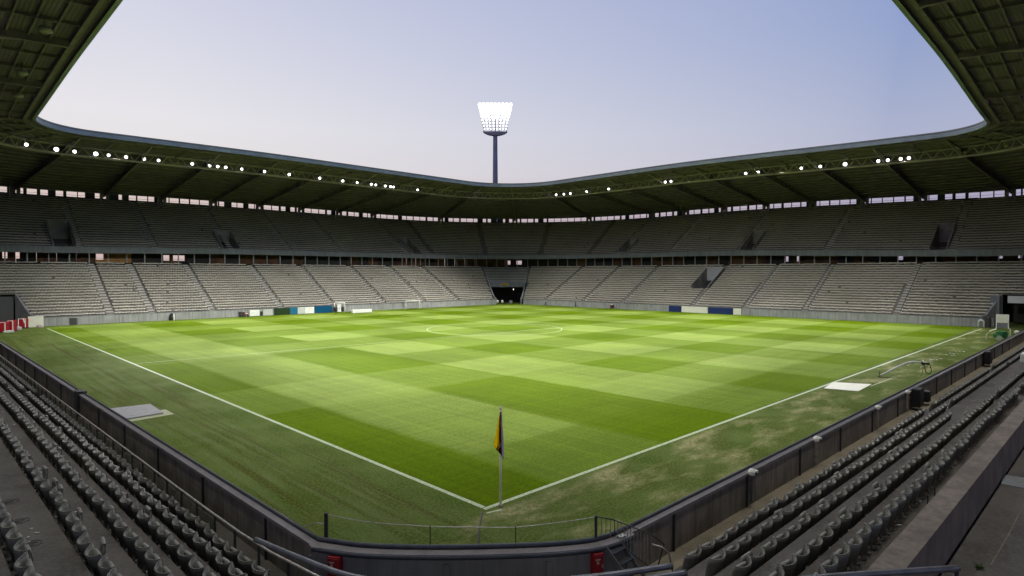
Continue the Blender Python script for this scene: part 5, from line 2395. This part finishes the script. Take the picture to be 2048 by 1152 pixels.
for (x, y, lab) in ((106.6, 112.3, 'left of two white bags beside the tunnel mouth'), (107.9, 111.6, 'right of two white bags beside the tunnel mouth')):
    e = empty('white_bag', (x, y, 0), lab, 'bag', 'white bags at the tunnel mouth')
    mb = MB()
    mb.lathe((x, y, 0.75), [(0.12, -0.45), (0.35, -0.2), (0.40, 0.1), (0.3, 0.4), (0.12, 0.5)], 12)
    obj('sack', mb, M['white'], e, smooth=True)
    mb = MB()
    mb.bar((x - .3, y, 0), (x - .15, y, 0.75), 0.07)
    mb.bar((x + .3, y, 0), (x + .15, y, 0.75), 0.07)
    obj('stand', mb, M['black'], e)
mb = MB()
mb.box((110.9, 111.0, 0.55), (1.2, 1.0, 1.0), R(45))
tag(obj('storage_box', mb, M['curved_wall'], origin=(110.9, 111, 0.05), bevel=0.05), 'grey brown storage box on the right side of the tunnel mouth', 'box')

# left corner: red padded crash mats / cabinets
def red_pad(x, y, w_, h_, d_, label, rz=0.0):
    e = empty('padded_crate', (x, y, 0), label, 'crate', 'red padded crates in the left corner')
    mb = MB()
    mb.box((x, y, h_ / 2 + 0.05), (w_, d_, h_), rz)
    obj('body', mb, M['red2'], e, bevel=0.16)
    t = Vector((math.cos(rz), math.sin(rz), 0))
    n_ = Vector((math.sin(rz), -math.cos(rz), 0))
    c_ = Vector((x, y, 0)) + n_ * (d_ / 2 + 0.01)
    mb = MB()
    for s_ in (-1, 1):
        mb.bar(c_ + t * (w_ / 2 - .09) * s_ + Vector((0, 0, .15)), c_ + t * (w_ / 2 - .09) * s_ + Vector((0, 0, h_)), 0.06, 0.13)
    mb.bar(c_ - t * (w_ / 2 - .1) + Vector((0, 0, h_ - .03)), c_ + t * (w_ / 2 - .1) + Vector((0, 0, h_ - .03)), 0.06, 0.1)
    obj('trim', mb, M['white'], e, bevel=0.02)
    mb = MB()
    mb.box((x, y, 0.07), (w_ * 1.02, d_ * 1.02, 0.14), rz)
    obj('base', mb, M['maroon'], e)
    return e


red_pad(-5.85, 103.3, 1.4, 1.55, 1.2, 'red padded crate with white edges at the far left of the corner', R(-30))
red_pad(-4.6, 104.2, 0.85, 1.7, 1.2, 'taller red padded crate with rounded white edges right of the first', R(-30))
e = red_pad(-2.7, 109.9, 1.15, 1.6, 0.9, 'red padded crate with a white mark standing by the pale panel', R(-30))
mb = MB()
mb.bar((-2.75, 109.35, 1.6), (-2.6, 109.3, 0.9), 0.05, 0.16)
obj('painted_mark', mb, M['white'], e)
mb = MB()
mb.lathe((-3.75, 105.0, 0.0), [(0.3, 0.05), (0.42, 0.25), (0.36, 0.55), (0.1, 0.66)], 12)
tag(obj('pale_sack', mb, M['palegreen'], origin=(-3.75, 105.0, 0), smooth=True), 'pale round sack between the red crates', 'sack')
mb = MB()
mb.lathe((-5.3, 101.7, 0.15), [(0.1, -0.7), (0.2, -0.4), (0.24, 0.3), (0.12, 0.75)], 10, (1, 0.2, 0.05))
tag(obj('pale_roll', mb, M['palegreen'], origin=(-5.3, 101.7, 0.1), smooth=True), 'pale rolled cloth on the grass in front of the red crates', 'roll')
mb = MB()
mb.lathe((-0.6, 109.6, 0.12), [(0.45, -0.12), (0.5, 0.1), (0.35, 0.2)], 14, (0.3, -0.3, 1))
tag(obj('hose_coil', mb, M['rust'], origin=(-0.6, 109.6, 0.1)), 'brown coil lying at the foot of the pale cream panel', 'coil')

# right corner things
e = empty('hurdle', (110.9, -0.6, 0), 'small white arch hurdle at the end of the right far wall', 'hurdle')
mb = MB()
mb.tube([(110.9, -0.2, 0), (110.9, -0.2, 1.0), (110.9, -0.35, 1.2), (110.9, -0.75, 1.2), (110.9, -0.9, 1.0), (110.9, -0.9, 0)], 0.12, 8)
obj('frame', mb, M['white'], e, smooth=True)
mb = MB()
mb.box((111.6, -1.35, 0.85), (0.7, 0.75, 1.7))
tag(obj('black_cabinet', mb, M['black'], origin=(111.6, -1.35, 0.05), bevel=0.04), 'tall black cabinet beside the white hurdle at the right corner', 'cabinet')
e = empty('notice_board', (110.9, -3.3, 0), 'blank cream board on two white legs in front of the right portal', 'board')
mb = MB()
mb.box((110.9, -3.35, 1.6), (0.1, 1.5, 1.4))
obj('panel', mb, M['cream'], e, bevel=0.02)
for yy in (-2.55, -4.1):
    mb = MB()
    mb.bar((110.85, yy, 0), (110.85, yy, 2.3), 0.13)
    obj('leg', mb, M['white'], e)
mb = MB()
mb.box((111.0, -3.35, 0.45), (0.08, 1.3, 0.7))
obj('lower_panel', mb, M['rail_grey'], e)
e = empty('line_marker', (87, -5.4, 0), 'green machine with white hose arch and wheel standing on the grass near the right wall', 'machine')
mb = MB()
mb.tube([(86.0, -4.3, 0), (86.0, -4.4, 0.9), (86.5, -4.7, 1.35), (87.3, -5.2, 1.55)], 0.08, 8)
obj('hose_arch', mb, M['white'], e, smooth=True)
mb = MB()
mb.box((88.2, -5.7, 0.8), (1.3, 0.8, 0.8), R(-20))
mb.box((87.3, -5.25, 0.65), (0.7, 0.5, 0.5), R(-20))
mb.bar((87.8, -5.3, 1.0), (88.4, -5.8, 1.5), 0.1)
obj('body', mb, M['green'], e, bevel=0.12)
for (x, y, r_) in ((87.2, -5.5, 0.36), (89.0, -6.1, 0.36)):
    mb = MB()
    mb.lathe((x, y, r_), [(r_ * 0.5, 0), (r_, 0.02), (r_, 0.14), (r_ * 0.5, 0.16)], 16, (-0.6, -0.5, 0))
    wv_ = obj('wheel', mb, M['palegreen'], e)
mb = MB()
mb.bar((89.9, -6.4, 0), (89.9, -6.4, 1.5), 0.1)
obj('handle', mb, M['white'], e)
for n_, (x, y, z, r_) in enumerate(((97.5, -6.4, 0.5, 0.3), (96.0, -6.9, 0.4, 0.2), (98, -8.0, 0.9, 0.35))):
    mb = MB()
    mb.lathe((x, y, z), [(0.05, -r_), (r_, -r_ * .4), (r_, r_ * .5), (0.05, r_)], 10)
    mb.bar((x, y, 0), (x, y, z), 0.08)
    tag(obj('white_marker', mb, M['white'], origin=(x, y, 0), smooth=True),
        'white rounded marker by the right portal, %s of three from the left' % ordn(n_), 'marker', 'white markers by the right portal')

# ------------------------------------------------------------------ things on the near turf
fx, fy = 0.53, -0.25
flag = empty('corner_flag', (fx, fy, 0), 'tall white corner flag pole with a limp yellow, maroon and white flag', 'corner flag')
mb = MB()
mb.tube([(fx, fy, -0.05), (fx, fy, 3.72)], 0.05, 12, rs=[0.05, 0.038])
obj('pole', mb, M['wood_pole'], flag, smooth=True)
mb = MB()
mb.lathe((fx, fy, 3.72), [(0.045, 0), (0.06, 0.04), (0.05, 0.1), (0.02, 0.13)], 12)
obj('cap', mb, M['cream'], flag, smooth=True)
mb = MB()
mb.lathe((fx, fy, 0.0), [(0.10, -0.02), (0.085, 0.06), (0.06, 0.1)], 12)
obj('base', mb, M['rust'], flag, smooth=True)
# draped cloth: columns fanned round the pole; u = fraction across, hanging down
rs_ = Vector((math.sin(R(45.27)), -math.cos(R(45.27)), 0))     # picture-right direction
fw = Vector((math.cos(R(45.27)), math.sin(R(45.27)), 0))


def cloth(name, m_, left, right, fold):
    """left/right: [(lateral, z)] polylines from top to bottom"""
    n_ = 14
    V, F = [], []
    nu = 6

    def samp(P, t):
        x = t * (len(P) - 1)
        i = min(int(x), len(P) - 2)
        f = x - i
        return P[i][0] + (P[i + 1][0] - P[i][0]) * f, P[i][1] + (P[i + 1][1] - P[i][1]) * f
    for i in range(n_ + 1):
        t = i / n_
        l0, r0 = samp(left, t), samp(right, t)
        for j in range(nu + 1):
            s = j / nu
            lt = l0[0] + (r0[0] - l0[0]) * s
            z = l0[1] + (r0[1] - l0[1]) * s
            dep = fold + 0.05 * math.sin(s * 5.5 + t * 3) * (0.3 + t) - 0.04 * math.sin(t * 9)
            p = Vector((fx, fy, 0)) + rs_ * lt - fw * dep
            V.append((p.x, p.y, z))
    for i in range(n_):
        for j in range(nu):
            a = i * (nu + 1) + j
            F.append((a, a + 1, a + nu + 2, a + nu + 1))
    mb = MB()
    mb.add(V, F)
    o_ = obj(name, mb, m_, flag, smooth=True)
    md = o_.modifiers.new('thick', 'SOLIDIFY')
    md.thickness = 0.012
    return o_


cloth('yellow_cloth', M['yellow'], [(-0.02, 3.62), (-0.11, 3.2), (-0.20, 2.75), (-0.26, 2.35), (-0.14, 2.18)], [(0.01, 3.66), (-0.03, 3.2), (-0.05, 2.8), (-0.05, 2.4), (-0.08, 2.2)], 0.06)
cloth('maroon_cloth', M['flag_maroon'], [(-0.02, 3.66), (-0.05, 3.2), (-0.06, 2.8), (-0.05, 2.45), (-0.18, 2.2)], [(0.04, 3.66), (0.03, 3.2), (0.03, 2.8), (0.03, 2.4), (0.04, 2.02)], 0.075)
cloth('white_cloth', M['flag_white'], [(0.02, 3.62), (0.02, 3.2), (0.02, 2.8), (0.02, 2.4), (0.03, 2.0)], [(0.05, 3.6), (0.07, 3.2), (0.10, 2.8), (0.12, 2.4), (0.12, 1.85)], 0.09)

# boards on the turf
e = empty('ground_board', (-5.1, 27.4, 0), 'flat grey board with a sandy front edge lying on the left margin by the wall', 'board')
mb = MB()
mb.prism([(-6.75, 25.6), (-4.15, 25.9), (-4.05, 29.4), (-6.6, 29.7)], 0.01, 0.10)
obj('board', mb, M['mat_grey'], e, bevel=0.01)
mb = MB()
mb.prism([(-6.9, 24.9), (-3.7, 25.35), (-3.7, 27.2), (-6.9, 27.0)], 0.0, 0.015)
obj('sandy_edge', mb, M['mat_sand'], e)
mb = MB()
mb.prism([(34.7, -0.75), (38.1, -0.35), (39.2, -2.85), (35.3, -3.0)], 0.004, 0.05)
tag(obj('ground_board', mb, M['mat_white'], origin=(36.8, -1.7, 0), bevel=0.01), 'flat cream white board lying on the worn right margin beside the line', 'board')

# bent crane pole with a cable loop
e = empty('camera_crane', (43.9, -2.3, 0), 'long bent silver pole on a small black foot with a dark head and cable loop', 'crane')
W = lambda lt, z, dp=0.0: tuple(Vector((43.9, -2.3, 0)) + rs_ * lt + fw * dp + Vector((0, 0, z)))
sc0 = 1206.0 / 52.3      # picture pixels per metre at this spot
mb = MB()
mb.tube(smooth_poly([W(0, 0.1), W(0.9, 0.55), W(1.8, 1.0), W(2.35, 1.22), W(2.9, 1.3), W(3.5, 1.25)], 4), 0.085, 10)
obj('pole', mb, M['silver'], e, smooth=True)
mb = MB()
mb.bar(W(-0.02, -0.0), W(-0.02, 0.5), 0.05)
mb.bar(W(-0.1, 0.02, -.2), W(0.9, 0.02, -.5), 0.05)
mb.bar(W(-0.1, 0.02, .2), W(-0.1, 0.02, -.3), 0.06)
obj('foot', mb, M['black'], e)
mb = MB()
mb.bar(W(3.45, 1.25), W(4.25, 1.12), 0.12, 0.17)
mb.box(W(3.75, 1.12), (0.2, 0.2, 0.2))
obj('head', mb, M['black'], e, bevel=0.02)
mb = MB()
mb.tube([W(3.72, 1.1), W(3.74, 0.9), W(3.5, 0.86)], 0.035, 6)
mb.box(W(3.72, 1.27), (0.12, 0.12, 0.1))
obj('clamp', mb, M['white'], e)
mb = MB()
loop = [W(3.85, 1.0), W(3.86, 0.75), W(3.98, 0.45), W(4.2, 0.26), W(4.4, 0.38), W(4.42, 0.65), W(4.32, 0.95), W(4.25, 1.12)]
mb.tube(smooth_poly(loop, 4), 0.025, 6)
obj('cable', mb, M['black'], e, smooth=True)
mb = MB()
for (lt, dp) in ((3.8, 0.3), (4.0, 0.1)):
    mb.bar(W(lt, 1.1), W(lt, 0.0, dp), 0.03)
obj('rear_leg', mb, M['galv'], e)

# dark cable from the pitch corner to the balustrade
mb = MB()
mb.tube(smooth_poly([(-0.4, -0.2, 0.02), (-1.2, -1.0, 0.03), (-2.4, -2.2, 0.03), (-3.6, -3.0, 0.03), (-4.4, -3.1, 0.03), (-5.1, -2.6, 0.03), (-5.7, -1.9, 0.03)], 5), 0.03, 6)
tag(obj('ground_cable', mb, M['black'], origin=(-2.4, -2.2, 0), smooth=True), 'thin dark cable lying on the grass behind the corner glass', 'cable')


# white sensor heads on posts on the near right wall
def wall_sensor(a, label, speaker=False):
    x, y = Rout(a)
    y -= 0.16
    e = empty('wall_sensor', (x, y, 0.45), label, 'sensor', 'white sensors on posts of the right wall')
    mb = MB()
    mb.box((x, y, 0.95), (0.12, 0.10, 1.0))
    obj('post', mb, M['galv'] if a > 9 else M['rail_grey'], e)
    mb = MB()
    mb.lathe((x, y, 1.46), [(0.06, -0.04), (0.13, 0.0), (0.14, 0.12), (0.08, 0.2), (0.02, 0.22)], 12)
    mb.box((x + 0.13, y - 0.05, 1.54), (0.22, 0.12, 0.11), R(-20))
    obj('head', mb, M['white'], e, smooth=False)
    mb = MB()
    mb.lathe((x + 0.02, y - 0.13, 1.52), [(0.045, 0), (0.05, 0.03)], 10, (-0.4, -1, 0))
    obj('eye', mb, M['black'], e)


for n_, a in enumerate((6.7, 13.2, 22.4, 28.6)):
    wall_sensor(a, 'white sensor head on a post at the right pitch wall, %s from the viewer' % ordn(n_))
for n_, (a, hh, w_) in enumerate(((30.2, 1.15, 1.1), (32.3, 0.7, 0.7), (56.4, 1.2, 1.5))):
    x, y = Rout(a)
    e = empty('loudspeaker', (x, y - 0.35, 0.45), ['tall black speaker box beside the fourth wall sensor', 'small black speaker right of the tall one at the right wall',
                                                  'distant black speaker box at the right pitch wall'][n_], 'speaker', 'black speakers at the right wall')
    mb = MB()
    mb.box((x, y - 0.35, 0.45 + hh / 2), (w_, 0.5, hh))
    obj('cabinet', mb, M['black'], e, bevel=0.05)
    mb = MB()
    mb.lathe((x, y - 0.61, 0.45 + hh * 0.6), [(0.2, 0), (0.16, -0.03), (0.05, -0.05)], 14, (0, -1, 0))
    obj('cone', mb, M['rail_dark'], e)
# white equipment case on the right steps
mb = MB()
mb.box((49.0, -11.6, 2.1), (1.6, 0.8, 0.7))
tag(obj('white_case', mb, M['white'], origin=(49, -11.6, 1.8), bevel=0.05), 'white case standing on the right terrace at the edge of the view', 'case')
# chair-like steel frame at the fifth right row
mb = MB()
fxx, fyy = 4.6, -13.15
for (dx, dy) in ((0, 0), (0.9, 0.0)):
    mb.bar((fxx + dx, fyy + dy, 2.1), (fxx + dx, fyy + dy, 2.75), 0.03)
mb.bar((fxx, fyy, 2.13), (fxx + 0.9, fyy, 2.13), 0.03)
tag(obj('barrier_frame', mb, M['rail_dark'], origin=(fxx, fyy, 2.1)), 'small dark steel frame standing behind the last right seat row', 'frame')


# weeds on the rear floor
def weed(x, y, z, n_, s, label):
    mb = MB()
    rr = random.Random(int(x * 100))
    for i in range(n_):
        a = rr.random() * 6.28
        l_ = s * (0.5 + rr.random())
        el = rr.uniform(0.3, 1.2)
        d_ = Vector((math.cos(a) * math.cos(el), math.sin(a) * math.cos(el), math.sin(el)))
        p = Vector((x, y, z)) + Vector((rr.uniform(-.5, .5), rr.uniform(-.5, .5), 0)) * s
        sdv = d_.cross(Vector((0, 0, 1))).normalized() * 0.12 * s
        q = p + d_ * l_ * 0.6
        e_ = p + d_ * l_ + Vector((0, 0, -0.15 * l_))
        mb.add([p, q - sdv, e_, q + sdv], [(0, 1, 2, 3)])
    tag(obj('weed', mb, M['leaf'], origin=(x, y, z)), label, 'plant', 'weeds growing from the concrete')


weed(2.65, -14.55, 1.88, 45, 0.12, 'small green weed on the dark floor behind the parapet')
weed(5.3, -13.2, 2.1, 36, 0.10, 'small dark weed at the foot of the parapet by the fifth row')
# litter flakes on the right margin
mb = MB()
rr = random.Random(5)
for (cx_, cy_) in ((54, -2.4), (60.5, -3.4), (66, -3.8), (69, -3.9), (57.5, -3.0), (1.2, 15)):
    if cx_ < 10:
        continue
    a = rr.random() * 3
    for q_ in range(5):
        mb.box((cx_ + rr.uniform(-1.2, 1.2), cy_ + rr.uniform(-.4, .4), 0.02), (0.12 + rr.random() * .22, 0.10, 0.02), a + q_)
tag(obj('litter', mb, M['white'], origin=(60, -3.3, 0)), 'scattered scraps of white litter on the worn right margin', 'litter', kind='stuff')

rr = random.Random(11)
mb = MB()
for i in range(70):
    k = rr.randrange(5)
    a = rr.uniform(0.5, 40) ** 1.0
    b, z = rowsR[k]
    mb.box((a, Ry(b, a) + rr.uniform(-0.1, 0.45), z + 0.012), (rr.uniform(.04, .13), rr.uniform(.03, .09), 0.016), rr.uniform(0, 3))
for i in range(60):
    k = rr.randrange(6)
    b_ = rr.uniform(-3, 35)
    a, z = rowsL[k]
    mb.box((Lx(a, b_) + rr.uniform(0.2, 0.7), b_, z + 0.012), (rr.uniform(.04, .12), rr.uniform(.03, .08), 0.016), rr.uniform(0, 3))
tag(obj('paper_scraps', mb, M['palegreen'], origin=(0, -10, 1)), 'small pale paper scraps scattered between the near seat rows', 'litter', kind='stuff')
